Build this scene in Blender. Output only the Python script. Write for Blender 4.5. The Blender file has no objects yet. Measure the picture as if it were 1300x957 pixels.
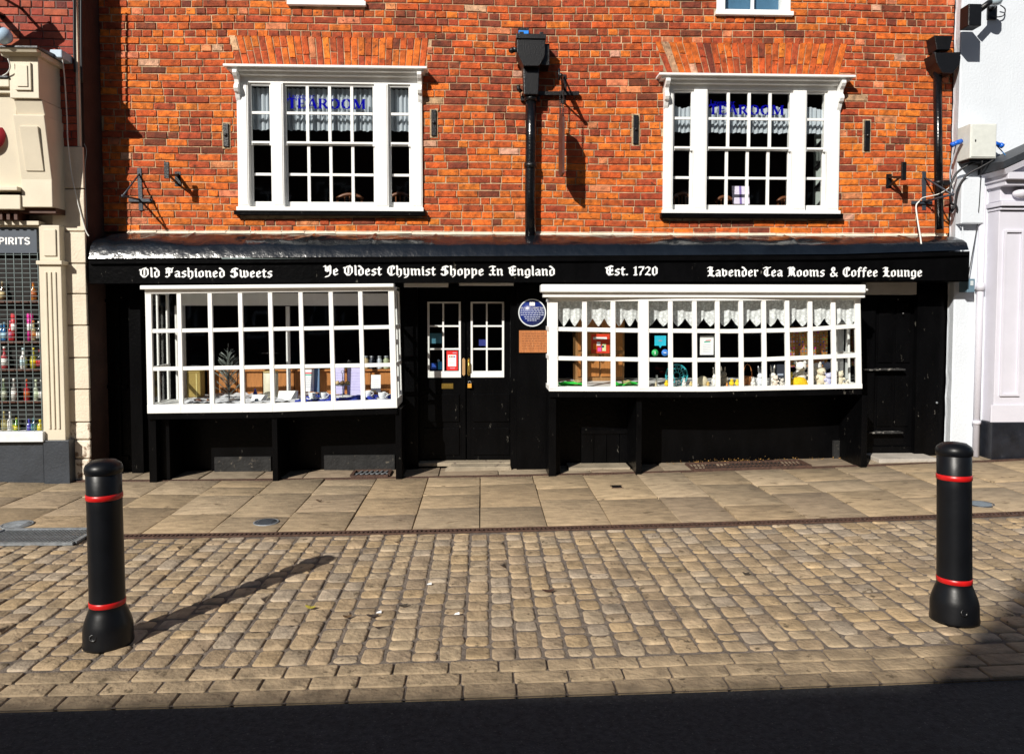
import bpy, math, random
from mathutils import Vector, Matrix, noise
random.seed(7)
R = math.radians
S = bpy.context.scene
COL = S.collection
# ---------------------------------------------------------------- camera, sky, sun, exposure
FPX = 950.0
YAW = math.atan(38/950); PITCH = math.atan(42/950)
CAM = Vector((0, -7.95, 1.69))
cam = bpy.data.cameras.new('camera'); camo = bpy.data.objects.new('camera', cam); COL.objects.link(camo)
cam.sensor_width = 36; cam.lens = FPX/1300*36; cam.clip_end = 500; cam.clip_start = .05
cam.shift_y = -(478.5-435)/1300
camo.location = CAM; camo.rotation_euler = (R(90)-PITCH, 0, -YAW)
S.camera = camo
W = bpy.data.worlds.new('World'); S.world = W; W.use_nodes = True
nt = W.node_tree; bg = nt.nodes['Background']; sky = nt.nodes.new('ShaderNodeTexSky')
sky.sky_type = 'NISHITA'; sky.sun_disc = False
SUN_AZ, SUN_EL = R(33.5), R(31.5)
sky.sun_elevation = SUN_EL; sky.sun_rotation = math.pi+SUN_AZ
nt.links.new(sky.outputs[0], bg.inputs[0]); bg.inputs[1].default_value = .05
sun = bpy.data.lights.new('sun', 'SUN'); suno = bpy.data.objects.new('sun', sun); COL.objects.link(suno)
sun.energy = 5.0; sun.angle = R(.5); sun.color = (1, .95, .87)
SD = Vector((math.sin(SUN_AZ)*math.cos(SUN_EL), math.cos(SUN_AZ)*math.cos(SUN_EL), -math.sin(SUN_EL)))
suno.rotation_euler = SD.to_track_quat('-Z', 'Y').to_euler(); suno.location = (-5, -20, 15)
vs = S.view_settings; vs.view_transform = 'Standard'; vs.look = 'None'; vs.exposure = .22; vs.gamma = 1; vs.use_curve_mapping = False

# ---------------------------------------------------------------- measuring helpers
_F = Vector((math.sin(YAW)*math.cos(PITCH), math.cos(YAW)*math.cos(PITCH), -math.sin(PITCH)))
_Rt = Vector((math.cos(YAW), -math.sin(YAW), 0)); _U = _Rt.cross(_F)
def ray(px, py): return _F + _Rt*((px-650)/FPX) + _U*((435-py)/FPX)
def P(px, py, Y=0):
    d = ray(px, py); return CAM + d*((Y-CAM.y)/d.y)
def PX(px, Y=0, py=393): return P(px, py, Y).x
def PZ(py, Y=0, px=612): return P(px, py, Y).z
def G(x):
    if x > 7: return G(7)+(x-7)*.02
    if x < -5: return G(-5)+(x+5)*.0
    return .011*x+.002*x*x
def PG(px, py):
    d = ray(px, py); z = 0
    for _ in range(12):
        p = CAM + d*((z-CAM.z)/d.z); z = G(p.x)
    return p
def lerp(a, b, t): return a+(b-a)*t
def poly(pts, x):
    if x <= pts[0][0]: return pts[0][1]
    for (a, b), (c, d) in zip(pts, pts[1:]):
        if x <= c: return lerp(b, d, (x-a)/(c-a))
    return pts[-1][1]

# ---------------------------------------------------------------- materials
MATS = {}
def mat(name, col, rough=.6, var=.12, vscale=6, bump=.15, bscale=40, metal=0, spec=.5, attr=False,
        spots=None, spot_amt=.62, spot_scale=30, streak=None, coat=0, stretch=(1, 1, 1), ior=1.5):
    if name in MATS: return MATS[name]
    m = bpy.data.materials.new(name); m.use_nodes = True; n = m.node_tree; L = n.links
    b = n.nodes['Principled BSDF']
    tc = n.nodes.new('ShaderNodeTexCoord'); mp = n.nodes.new('ShaderNodeMapping'); L.new(tc.outputs['Object'], mp.inputs[0])
    mp.inputs['Scale'].default_value = stretch
    ns = n.nodes.new('ShaderNodeTexNoise'); ns.inputs['Scale'].default_value = vscale; ns.inputs['Detail'].default_value = 6
    L.new(mp.outputs[0], ns.inputs[0])
    mr = n.nodes.new('ShaderNodeMapRange'); mr.inputs[1].default_value = .3; mr.inputs[2].default_value = .7
    mr.inputs[3].default_value = 1-var; mr.inputs[4].default_value = 1+var; L.new(ns.outputs[0], mr.inputs[0])
    if attr:
        c = n.nodes.new('ShaderNodeAttribute'); c.attribute_name = 'Col'; cout = c.outputs[0]
    else:
        c = n.nodes.new('ShaderNodeRGB'); c.outputs[0].default_value = (*col, 1); cout = c.outputs[0]
    vm = n.nodes.new('ShaderNodeVectorMath'); vm.operation = 'SCALE'; L.new(cout, vm.inputs[0]); L.new(mr.outputs[0], vm.inputs['Scale'])
    out = vm.outputs[0]
    if spots:
        n2 = n.nodes.new('ShaderNodeTexNoise'); n2.inputs['Scale'].default_value = spot_scale; n2.inputs['Detail'].default_value = 8
        n2.inputs['Roughness'].default_value = .65
        L.new(mp.outputs[0], n2.inputs[0])
        r2 = n.nodes.new('ShaderNodeMapRange'); r2.inputs[1].default_value = spot_amt; r2.inputs[2].default_value = spot_amt+.07
        L.new(n2.outputs[0], r2.inputs[0])
        mx = n.nodes.new('ShaderNodeMix'); mx.data_type = 'RGBA'; L.new(r2.outputs[0], mx.inputs[0]); L.new(out, mx.inputs[6])
        mx.inputs[7].default_value = (*spots, 1); out = mx.outputs[2]
    L.new(out, b.inputs['Base Color'])
    b.inputs['Roughness'].default_value = rough; b.inputs['Metallic'].default_value = metal
    b.inputs['Specular IOR Level'].default_value = spec; b.inputs['Coat Weight'].default_value = coat; b.inputs['IOR'].default_value = ior
    if bump:
        n3 = n.nodes.new('ShaderNodeTexNoise'); n3.inputs['Scale'].default_value = bscale; n3.inputs['Detail'].default_value = 5
        L.new(tc.outputs['Object'], n3.inputs[0])
        bp = n.nodes.new('ShaderNodeBump'); bp.inputs['Strength'].default_value = bump; bp.inputs['Distance'].default_value = .01
        L.new(n3.outputs[0], bp.inputs['Height']); L.new(bp.outputs[0], b.inputs['Normal'])
    MATS[name] = m; return m
def glassmat(name, tint=(1, 1, 1), refl=1.0, bump=.02):
    m = bpy.data.materials.new(name); m.use_nodes = True; n = m.node_tree; L = n.links
    n.nodes.remove(n.nodes['Principled BSDF']); out = n.nodes['Material Output']
    t = n.nodes.new('ShaderNodeBsdfTransparent'); t.inputs[0].default_value = (*tint, 1)
    g = n.nodes.new('ShaderNodeBsdfGlossy'); g.inputs['Roughness'].default_value = .03
    ge = n.nodes.new('ShaderNodeNewGeometry'); dt = n.nodes.new('ShaderNodeVectorMath'); dt.operation = 'DOT_PRODUCT'
    L.new(ge.outputs['Incoming'], dt.inputs[0]); L.new(ge.outputs['Normal'], dt.inputs[1])
    def mth(op, a, v_=None, first=False):
        q = n.nodes.new('ShaderNodeMath'); q.operation = op; L.new(a, q.inputs[1 if first else 0])
        if v_ is not None: q.inputs[0 if first else 1].default_value = v_
        return q
    ab = mth('ABSOLUTE', dt.outputs['Value']); om = mth('SUBTRACT', ab.outputs[0], 1, True); pw = mth('POWER', om.outputs[0], 5); sc = mth('MULTIPLY', pw.outputs[0], .93); f = mth('ADD', sc.outputs[0], .07)
    ns = n.nodes.new('ShaderNodeTexNoise'); ns.inputs['Scale'].default_value = 5; tc = n.nodes.new('ShaderNodeTexCoord'); L.new(tc.outputs['Object'], ns.inputs[0])
    bp = n.nodes.new('ShaderNodeBump'); bp.inputs['Strength'].default_value = bump; L.new(ns.outputs[0], bp.inputs['Height']); L.new(bp.outputs[0], g.inputs['Normal'])
    ml = n.nodes.new('ShaderNodeMath'); ml.operation = 'MULTIPLY'; ml.inputs[1].default_value = refl; L.new(f.outputs[0], ml.inputs[0])
    mx = n.nodes.new('ShaderNodeMixShader'); L.new(ml.outputs[0], mx.inputs[0]); L.new(t.outputs[0], mx.inputs[1]); L.new(g.outputs[0], mx.inputs[2])
    L.new(mx.outputs[0], out.inputs[0]); return m
def clothmat(name, col, alpha=.75, pattern=True):
    m = bpy.data.materials.new(name); m.use_nodes = True; n = m.node_tree; L = n.links
    n.nodes.remove(n.nodes['Principled BSDF']); out = n.nodes['Material Output']
    d = n.nodes.new('ShaderNodeBsdfDiffuse'); d.inputs[0].default_value = (*col, 1)
    tl = n.nodes.new('ShaderNodeBsdfTranslucent'); tl.inputs[0].default_value = (*col, 1)
    t = n.nodes.new('ShaderNodeBsdfTransparent')
    m1 = n.nodes.new('ShaderNodeMixShader'); m1.inputs[0].default_value = .25; L.new(d.outputs[0], m1.inputs[1]); L.new(tl.outputs[0], m1.inputs[2])
    tc = n.nodes.new('ShaderNodeTexCoord'); v = n.nodes.new('ShaderNodeTexVoronoi'); v.inputs['Scale'].default_value = 38; L.new(tc.outputs['Object'], v.inputs[0])
    r = n.nodes.new('ShaderNodeMapRange'); r.inputs[1].default_value = .15; r.inputs[2].default_value = .6; r.inputs[3].default_value = alpha+(.2 if pattern else 0); r.inputs[4].default_value = alpha-(.28 if pattern else 0)
    L.new(v.outputs[0], r.inputs[0])
    m2 = n.nodes.new('ShaderNodeMixShader'); L.new(r.outputs[0], m2.inputs[0]); L.new(t.outputs[0], m2.inputs[1]); L.new(m1.outputs[0], m2.inputs[2])
    L.new(m2.outputs[0], out.inputs[0]); return m
WHITE = mat('white_paint', (.82, .82, .80), .45, .04, 5, .12, 60, spots=(.55, .52, .46), spot_amt=.72, spot_scale=25)
BLACK = mat('black_gloss_paint', (.0022, .0022, .0025), .3, .3, 8, .3, 30, spots=(.14, .13, .11), spot_amt=.66, spot_scale=20, spec=.09, stretch=(1, 1, .4))
BLACKM = mat('black_iron', (.004, .004, .005), .38, .3, 20, .3, 80, spec=.5)
PIPEB = mat('black_pipe_paint', (.004, .004, .005), .2, .3, 20, .25, 40, spec=.5)
LEAD = mat('black_painted_lead', (.004, .006, .009), .19, .4, 4, .8, 12, spec=.5, spots=(.10, .11, .12), spot_amt=.72, spot_scale=20, ior=1.8)
BRICK = mat('old_orange_brick', (.4, .1, .03), .85, .48, 17, 1.0, 80, attr=True, spots=(.09, .022, .008), spot_amt=.60, spot_scale=26)
MORTAR = mat('lime_mortar', (.46, .33, .20), .95, .45, 7, .9, 70, spots=(.12, .07, .04), spot_amt=.56, spot_scale=12)
BRICK2 = mat('dark_red_brick', (.3, .06, .04), .85, .25, 20, .6, 90, attr=True)
MORTAR2 = mat('grey_mortar', (.16, .10, .085), .95, .3, 9, .6, 70)
CREAM = mat('cream_painted_timber', (.66, .59, .46), .55, .05, 4, .1, 60)
CREAMW = mat('cream_painted_stone', (.70, .61, .48), .75, .08, 5, .5, 50)
WORN = mat('flaking_cream_paint', (.74, .66, .54), .85, .15, 8, .8, 40, spots=(.22, .15, .10), spot_amt=.53, spot_scale=11)
WHITEW = mat('white_render', (.64, .68, .73), .8, .035, 2.5, .35, 45, spots=(.6, .62, .65), spot_amt=.7, spot_scale=6)
RSHOP = mat('pale_lilac_timber', (.62, .61, .68), .5, .04, 4, .1, 60)
GREYP = mat('dark_grey_paint', (.032, .038, .048), .45, .2, 6, .3, 40, spots=(.12, .12, .12), spot_amt=.7, spot_scale=25)
BROWNW = mat('shade_brown_side_wall', (.045, .02, .014), .9, .3, 6, .5, 40)  # brown wall, colour darkened further to deepen the shadow band beside the bricks
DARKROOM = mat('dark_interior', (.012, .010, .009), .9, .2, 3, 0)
FLAG = mat('sandstone_flag', (.3, .23, .13), .85, .26, 7, .6, 30, attr=True, spots=(.13, .09, .05), spot_amt=.60, spot_scale=5, stretch=(1, 2.6, 1))
SETT = mat('sandstone_sett', (.3, .23, .13), .8, .34, 9, 1.0, 38, attr=True, spots=(.11, .08, .045), spot_amt=.60, spot_scale=14)
JOINT = mat('dirty_joint', (.15, .12, .095), .95, .4, 20, .8, 90, spots=(.17, .14, .11), spot_amt=.58, spot_scale=9)
ASPH = mat('asphalt', (.036, .037, .04), .9, .45, 40, 1.0, 130, spots=(.13, .125, .12), spot_amt=.60, spot_scale=90)
RUST = mat('rusty_cast_iron', (.075, .038, .025), .75, .4, 25, .6, 120)
STEELG = mat('worn_grey_steel', (.25, .27, .29), .45, .3, 25, .4, 120, metal=.4)
BOLL = mat('black_rubber', (.004, .0045, .006), .38, .3, 8, .06, 30, spec=.3, spots=(.05, .045, .04), spot_amt=.76, spot_scale=30)
RED = mat('red_reflective_tape', (.50, .008, .008), .35, .15, 20, .05, 80)
BRASS = mat('brass', (.62, .42, .10), .3, .2, 30, .1, 90, metal=.9)
TANP = mat('tan_push_plate', (.42, .25, .11), .5, .15, 20, .1, 60)
WOODP = mat('orange_pine', (.42, .16, .035), .6, .2, 8, .2, 30, stretch=(9, 9, 1))
WOODN = mat('brown_wood_notice', (.40, .14, .04), .6, .2, 8, .2, 30, stretch=(9, 9, 1), spots=(.5, .3, .16), spot_amt=.62, spot_scale=12)
WOODD = mat('dark_wood', (.07, .022, .010), .5, .2, 8, .1, 30)
BLUEC = mat('royal_blue_cloth', (.025, .05, .42), .85, .25, 14, .4, 50)
WCLOTH = mat('white_cloth', (.75, .76, .80), .85, .12, 12, .5, 30)
GREENC = mat('green_cloth', (.02, .55, .05), .8, .2, 20, .4, 40)
PLQ = mat('plaque_blue', (.008, .022, .17), .3, .1, 20, 0)
BLUEL = mat('blue_vinyl_lettering', (.004, .004, .26), .9, 0, 5, 0, spec=0)
LETW = mat('white_sign_lettering', (.85, .85, .84), .6, .03, 5, 0)
CURT = clothmat('sheer_curtain', (.82, .86, .90), .62)
LACE = clothmat('white_lace', (.95, .97, .97), 1.02)
GLASS = glassmat('old_window_glass', (.97, .985, .98), .9, .05)
GLASSR = glassmat('dusty_glass', (.96, .98, .98), 1.0, .08)
def flat(name, c, rough=.5): return mat(name, c, rough, .06, 20, .05, 60)

# ---------------------------------------------------------------- mesh builder
WL = {}
class MB:
    def __init__(s): s.v = []; s.f = []; s.c = []; s.sm = []
    def add(s, vs_, fs, col=None, smooth=False):
        o = len(s.v); s.v += [Vector(v) for v in vs_]
        for f in fs: s.f.append([i+o for i in f]); s.c.append(col); s.sm.append(smooth)
        return s
    def box(s, x0, x1, y0, y1, z0, z1, col=None):
        if x0 > x1: x0, x1 = x1, x0
        if y0 > y1: y0, y1 = y1, y0
        if z0 > z1: z0, z1 = z1, z0
        return s.add([(x, y, z) for z in (z0, z1) for y in (y0, y1) for x in (x0, x1)],
                     [(0, 2, 3, 1), (4, 5, 7, 6), (0, 1, 5, 4), (2, 6, 7, 3), (0, 4, 6, 2), (1, 3, 7, 5)], col)
    def hexa(s, a, b, col=None):   # two quads (lists of 4)
        return s.add(list(a)+list(b), [(3, 2, 1, 0), (4, 5, 6, 7), (0, 1, 5, 4), (1, 2, 6, 5), (2, 3, 7, 6), (3, 0, 4, 7)], col)
    def quadxz(s, pts, y0, y1, col=None):   # polygon in xz extruded in y
        n = len(pts); v = [(x, y0, z) for x, z in pts]+[(x, y1, z) for x, z in pts]
        return s.add(v, [tuple(range(n)), tuple(range(2*n-1, n-1, -1))]+[(i, i+n, (i+1) % n+n, (i+1) % n) for i in range(n)], col)
    def quadyz(s, pts, x0, x1, col=None):
        n = len(pts); v = [(x0, y, z) for y, z in pts]+[(x1, y, z) for y, z in pts]
        return s.add(v, [tuple(range(n)), tuple(range(2*n-1, n-1, -1))]+[(i, i+n, (i+1) % n+n, (i+1) % n) for i in range(n)], col)
    def bar(s, p, q, w, d, up=(0, 1, 0), col=None, w2=None):   # box from p to q, d along 'up', w across
        p, q = Vector(p), Vector(q); t = (q-p).normalized(); u = Vector(up); u = (u-t*u.dot(t)).normalized(); a = t.cross(u)
        w2 = w if w2 is None else w2
        A = [p+a*w*.5*i+u*d*.5*j for i, j in ((-1, -1), (1, -1), (1, 1), (-1, 1))]
        B = [q+a*w2*.5*i+u*d*.5*j for i, j in ((-1, -1), (1, -1), (1, 1), (-1, 1))]
        return s.hexa(A, B, col)
    def tube(s, pts, r, n=8, col=None, closed_ends=True):
        pts = [Vector(p) for p in pts]; rs = r if isinstance(r, (list, tuple)) else [r]*len(pts)
        rings = []; prev = None
        for i, p in enumerate(pts):
            t = (pts[min(i+1, len(pts)-1)]-pts[max(i-1, 0)]).normalized()
            if prev is None: a = t.orthogonal().normalized()
            else:
                a = prev-t*prev.dot(t)
                a = a.normalized() if a.length > 1e-5 else t.orthogonal().normalized()
            prev = a; b = t.cross(a)
            rings += [p+(a*math.cos(2*math.pi*k/n)+b*math.sin(2*math.pi*k/n))*rs[i] for k in range(n)]
        fs = [(i*n+k, i*n+(k+1) % n, (i+1)*n+(k+1) % n, (i+1)*n+k) for i in range(len(pts)-1) for k in range(n)]
        if closed_ends: fs += [tuple(range(n-1, -1, -1)), tuple((len(pts)-1)*n+k for k in range(n))]
        return s.add(rings, fs, col, True)
    def lathe(s, prof, c=(0, 0, 0), n=20, col=None, sx=1, sy=1, rot=None):   # prof: (r,z)
        c = Vector(c); v = []
        for r, z in prof:
            for k in range(n):
                p = Vector((r*math.cos(2*math.pi*k/n)*sx, r*math.sin(2*math.pi*k/n)*sy, z))
                if rot: p = rot @ p
                v.append(c+p)
        m = len(prof)
        fs = [(i*n+k, i*n+(k+1) % n, (i+1)*n+(k+1) % n, (i+1)*n+k) for i in range(m-1) for k in range(n)]
        if prof[0][0] > 1e-4: fs.append(tuple(range(n-1, -1, -1)))
        if prof[-1][0] > 1e-4: fs.append(tuple((m-1)*n+k for k in range(n)))
        return s.add(v, fs, col, True)
    def ball(s, c, rx, ry, rz, n=12, m=8, col=None, rot=None):
        return s.lathe([(max(math.sin(math.pi*i/m), 1e-4*(0 < 1)), -math.cos(math.pi*i/m)) for i in range(m+1)], (0, 0, 0), n, col).xf_last(n*(m+1), c, rx, ry, rz, rot)
    def xf_last(s, cnt, c, rx, ry, rz, rot):
        c = Vector(c)
        for i in range(len(s.v)-cnt, len(s.v)):
            p = Vector((s.v[i].x*rx, s.v[i].y*ry, s.v[i].z*rz))
            if rot: p = rot @ p
            s.v[i] = p+c
        return s
    def build(s, name, m, parent=None, origin=None, label=None, bevel=0):
        me = bpy.data.meshes.new(name)
        if parent is not None: o0 = WL[parent.name]
        elif origin is not None: o0 = Vector(origin)
        else:
            xs = [v.x for v in s.v]; ys = [v.y for v in s.v]; zs = [v.z for v in s.v]
            o0 = Vector(((min(xs)+max(xs))/2, (min(ys)+max(ys))/2, min(zs)))
        me.from_pydata([v-o0 for v in s.v], [], s.f)
        if any(c is not None for c in s.c):
            at = me.color_attributes.new('Col', 'FLOAT_COLOR', 'CORNER'); li = 0; data = []
            for f, c in zip(s.f, s.c):
                c = c or (.5, .5, .5)
                for _ in f: data += [c[0], c[1], c[2], 1]
            at.data.foreach_set('color', data)
        me.polygons.foreach_set('use_smooth', s.sm)
        me.materials.append(m); me.validate(); me.update()
        o = bpy.data.objects.new(name, me); COL.objects.link(o)
        if parent is not None: o.parent = parent; WL[o.name] = o0
        else: o.location = o0; WL[o.name] = o0
        if bevel:
            b = o.modifiers.new('bevel', 'BEVEL'); b.width = bevel; b.segments = 2; b.limit_method = 'ANGLE'; b.angle_limit = R(40)
        if label: o['label'] = label
        return o
def thing(name, label, cat, loc, group=None):
    o = bpy.data.objects.new(name, None); COL.objects.link(o); o.location = loc; WL[o.name] = Vector(loc)
    o['label'] = label; o['category'] = cat; o.empty_display_size = .1
    if group: o['group'] = group
    return o
def tag(o, label, cat, group=None, kind=None):
    o['label'] = label; o['category'] = cat
    if group: o['group'] = group
    if kind: o['kind'] = kind
    return o
def struct(o): o['kind'] = 'structure'; return o
def copy_tree(o, loc, label):
    r = o.copy(); COL.objects.link(r); r.location = loc; r['label'] = label
    for ch in list(o.children):
        c = ch.copy(); COL.objects.link(c); c.parent = r
        for g in list(ch.children):
            d = g.copy(); COL.objects.link(d); d.parent = c
    return r
def cells(xs, zs, holes):
    xs = list(xs)+[min(max(h, min(xs)), max(xs)) for H in holes for h in H[:2]]; zs = list(zs)+[min(max(h, min(zs)), max(zs)) for H in holes for h in H[2:]]
    xs = sorted(set(xs)); zs = sorted(set(zs))
    for a, b in zip(xs, xs[1:]):
        for c, d in zip(zs, zs[1:]):
            mx, mz = (a+b)/2, (c+d)/2
            if not any(h[0] < mx < h[1] and h[2] < mz < h[3] for h in holes): yield a, b, c, d

# ---------------------------------------------------------------- lettering
_c, _s = math.cos(R(38)), math.sin(R(38))
def m_(x, h=4.4): return [(x-.45, h+.35), (x, h-.1), (x, .7), (x+.5, .15)]
BL = {  # broad nib blackletter: (width, strokes)
 'l': (2.2, [[(.7, 7.0), (1.1, 6.5), (1.1, .7), (1.6, .15)]]),
 'i': (2.2, [m_(1.1), [(.9, 6.1), (1.3, 5.8)]]),
 'd': (4.4, [[(.2+.6, 6.9), (1.9, 6.3), (3.4, 4.4), (3.4, .9), (2.6, .2), (1.4, .2)], [(2.6, 4.5), (1.1, 3.9), (1.1, .9), (1.9, .2)]]),
 'a': (4.2, [[(.9, 4.0), (1.7, 4.6), (3.1, 3.9), (3.1, .7), (3.6, .15)], [(3.1, 2.7), (1.0, 2.1), (1.0, .9), (1.7, .2), (3.0, .9)]]),
 's': (3.8, [[(3.1, 4.2), (2.0, 4.6), (1.0, 3.8), (1.2, 2.9), (2.8, 2.1), (2.9, .9), (2.1, .1), (.7, .5)]]),
 'h': (4.5, [[(.6, 7.0), (1.0, 6.5), (1.0, .7), (1.5, .15)], [(1.0, 3.8), (2.4, 4.6), (3.4, 3.9), (3.4, .6), (2.8, -.6), (2.1, -1.0)]]),
 'o': (4.3, [[(2.4, 4.7), (1.0, 3.9), (1.0, .9), (2.0, .1)], [(2.2, 4.6), (3.3, 3.8), (3.3, .9), (1.9, .1)]]),
 'n': (4.6, [m_(1.1), [(1.3, 3.9), (2.7, 4.6), (3.4, 4.0), (3.4, .7), (3.9, .15)]]),
 'u': (4.6, [m_(1.1), m_(3.4), [(1.2, .2), (3.2, .9)]]),
 'm': (6.9, [m_(1.1), [(1.3, 3.9), (2.6, 4.6), (3.3, 4.0), (3.3, .7), (3.7, .2)], [(3.5, 3.9), (4.9, 4.6), (5.6, 4.0), (5.6, .7), (6.1, .15)]]),
 'e': (3.9, [[(2.2, 4.7), (1.0, 3.9), (1.0, .9), (1.9, .1), (3.1, .8)], [(2.1, 4.6), (3.0, 3.7), (2.8, 2.8), (1.1, 2.3)]]),
 'w': (6.4, [[(.7, 5.4), (1.1, 4.4), (1.1, .9), (2.0, .1), (3.2, .8)], [(3.0, 5.0), (3.3, 4.2), (3.3, .8)], [(3.3, .8), (4.2, .1), (5.4, .9), (5.4, 3.6), (4.6, 4.8)]]),
 't': (3.1, [[(1.3, 5.9), (1.3, .8), (2.0, .1), (2.6, .5)], [(.4, 4.4), (2.6, 4.4)]]),
 'y': (4.5, [[(.7, 5.0), (1.1, 4.2), (1.1, .9), (1.9, .1), (3.2, .8)], [(3.0, 4.9), (3.4, 4.2), (3.4, .3), (2.6, -1.2), (1.2, -1.6)]]),
 'p': (4.5, [[(.7, 5.0), (1.1, 4.3), (1.1, -1.8)], [(1.2, 3.9), (2.6, 4.6), (3.4, 3.8), (3.4, .9), (2.2, .1), (1.2, .6)]]),
 'g': (4.4, [[(2.4, 4.7), (1.0, 3.9), (1.0, .9), (1.9, .1), (3.3, .9)], [(2.2, 4.6), (3.4, 4.0), (3.4, -.6), (2.4, -1.5), (.9, -1.1)]]),
 'v': (4.4, [[(.7, 5.4), (1.1, 4.4), (1.1, .9), (2.2, .1)], [(2.2, 4.5), (3.3, 3.8), (3.3, 1.0), (2.0, .1)]]),
 'r': (3.4, [m_(1.1), [(1.3, 3.8), (2.3, 4.6), (2.9, 4.0)]]),
 'f': (3.2, [[(2.9, 6.3), (1.9, 6.9), (1.3, 6.0), (1.3, -.2)], [(.4, 4.3), (2.6, 4.3)]]),
 '.': (1.8, [[(.7, .7), (1.1, .3)]]),
 '1': (2.9, [[(.6, 5.6), (1.5, 6.3), (1.5, .6), (1.9, .1)], [(.6, .3), (2.3, .3)]]),
 '7': (4.0, [[(.6, 6.1), (3.4, 6.2), (3.0, 4.4), (1.7, 2.4), (1.5, .2)]]),
 '2': (4.1, [[(.7, 5.2), (1.8, 6.3), (3.2, 5.4), (2.8, 3.6), (.8, .7)], [(.7, .6), (2.2, .7), (3.5, .2)]]),
 '0': (4.2, [[(2.2, 6.4), (1.0, 5.3), (1.0, 1.2), (2.0, .1)], [(2.1, 6.3), (3.3, 5.2), (3.3, 1.2), (2.0, .1)]]),
 'O': (6.4, [[(4.0, 6.9), (1.9, 6.2), (1.0, 4.6), (1.0, 2.0), (2.4, .2), (4.0, .2)], [(3.4, 6.8), (5.2, 5.6), (5.3, 2.0), (3.8, .2)], [(3.1, 5.6), (3.1, 1.4)], [(.3, 5.6), (1.2, 5.0)]]),
 'F': (5.6, [[(.6, 6.4), (1.8, 6.9), (3.6, 6.2), (5.0, 6.8)], [(2.6, 6.3), (2.6, 1.0), (1.6, .1), (.5, .6)], [(1.2, 3.8), (4.4, 3.7)], [(4.2, 6.0), (4.2, 4.6)], [(1.2, 5.9), (1.0, 3.0)]]),
 'S': (5.6, [[(4.8, 6.2), (3.4, 6.9), (1.5, 6.2), (1.3, 4.8), (4.2, 3.2), (4.4, 1.4), (3.2, .2), (1.6, .2), (.5, 1.3)], [(3.0, 6.4), (3.0, .8)], [(.6, 4.3), (1.6, 3.8)]]),
 'Y': (5.6, [[(.4, 6.4), (1.2, 6.9), (1.6, 5.8), (1.6, 3.4), (2.8, 2.8), (4.2, 3.6)], [(4.0, 7.0), (4.4, 6.2), (4.4, 1.2), (3.4, -.6), (1.4, -1.2)], [(3.0, 6.4), (3.0, 3.2)]]),
 'C': (5.6, [[(4.9, 6.0), (3.6, 6.9), (1.8, 6.2), (1.0, 4.6), (1.0, 2.0), (2.4, .2), (4.0, .2), (5.0, 1.2)], [(3.0, 6.4), (3.0, .8)], [(4.6, 6.3), (4.6, 4.6)]]),
 'I': (4.6, [[(.5, 6.3), (2.0, 6.9), (4.0, 6.3)], [(2.6, 6.6), (2.6, 1.2), (1.4, .2), (.4, .9)], [(1.4, 3.8), (3.8, 3.6)], [(2.6, .8), (4.0, .3)]]),
 'E': (5.4, [[(4.6, 6.3), (3.2, 6.9), (1.6, 6.1), (1.2, 4.6), (1.2, 1.8), (2.4, .2), (4.8, .7)], [(1.3, 3.8), (4.2, 3.7)], [(2.9, 6.4), (2.9, .7)], [(.4, 5.6), (1.4, 5.2)], [(4.2, 4.4), (4.3, 3.0)]]),
 'L': (5.2, [[(.5, 6.3), (1.5, 6.9), (3.4, 6.4)], [(2.0, 6.6), (2.0, 1.0), (.8, .2)], [(1.0, .7), (2.6, .8), (4.7, .1)], [(3.0, 6.0), (3.0, 1.2)], [(.8, 4.0), (4.0, 3.8)]]),
 'T': (5.2, [[(.4, 6.2), (1.8, 6.9), (3.4, 6.2), (4.8, 6.8)], [(3.0, 5.8), (1.6, 5.0), (1.1, 3.4), (1.2, 1.6), (2.6, .2), (4.4, 1.0)], [(2.9, 6.2), (2.9, .6)]]),
 'R': (5.8, [[(.5, 6.3), (1.6, 6.9), (1.6, 1.0), (.8, .2)], [(1.6, 6.4), (3.6, 6.9), (4.6, 5.8), (4.4, 4.2), (2.4, 3.7)], [(2.8, 3.7), (4.2, 3.0), (4.4, 1.0), (5.2, .2)], [(2.9, 6.3), (2.9, .8)]]),
 '&': (5.6, [[(5.0, 2.6), (3.0, .2), (1.4, .3), (.9, 1.8), (3.4, 4.8), (3.2, 6.4), (2.0, 6.7), (1.5, 5.4), (2.6, 3.2), (5.1, .2)]]),
 ' ': (2.9, [])}
def _se(x, y, v=1): return [[(x-.75, y), (x+.75, y)]]
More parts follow.
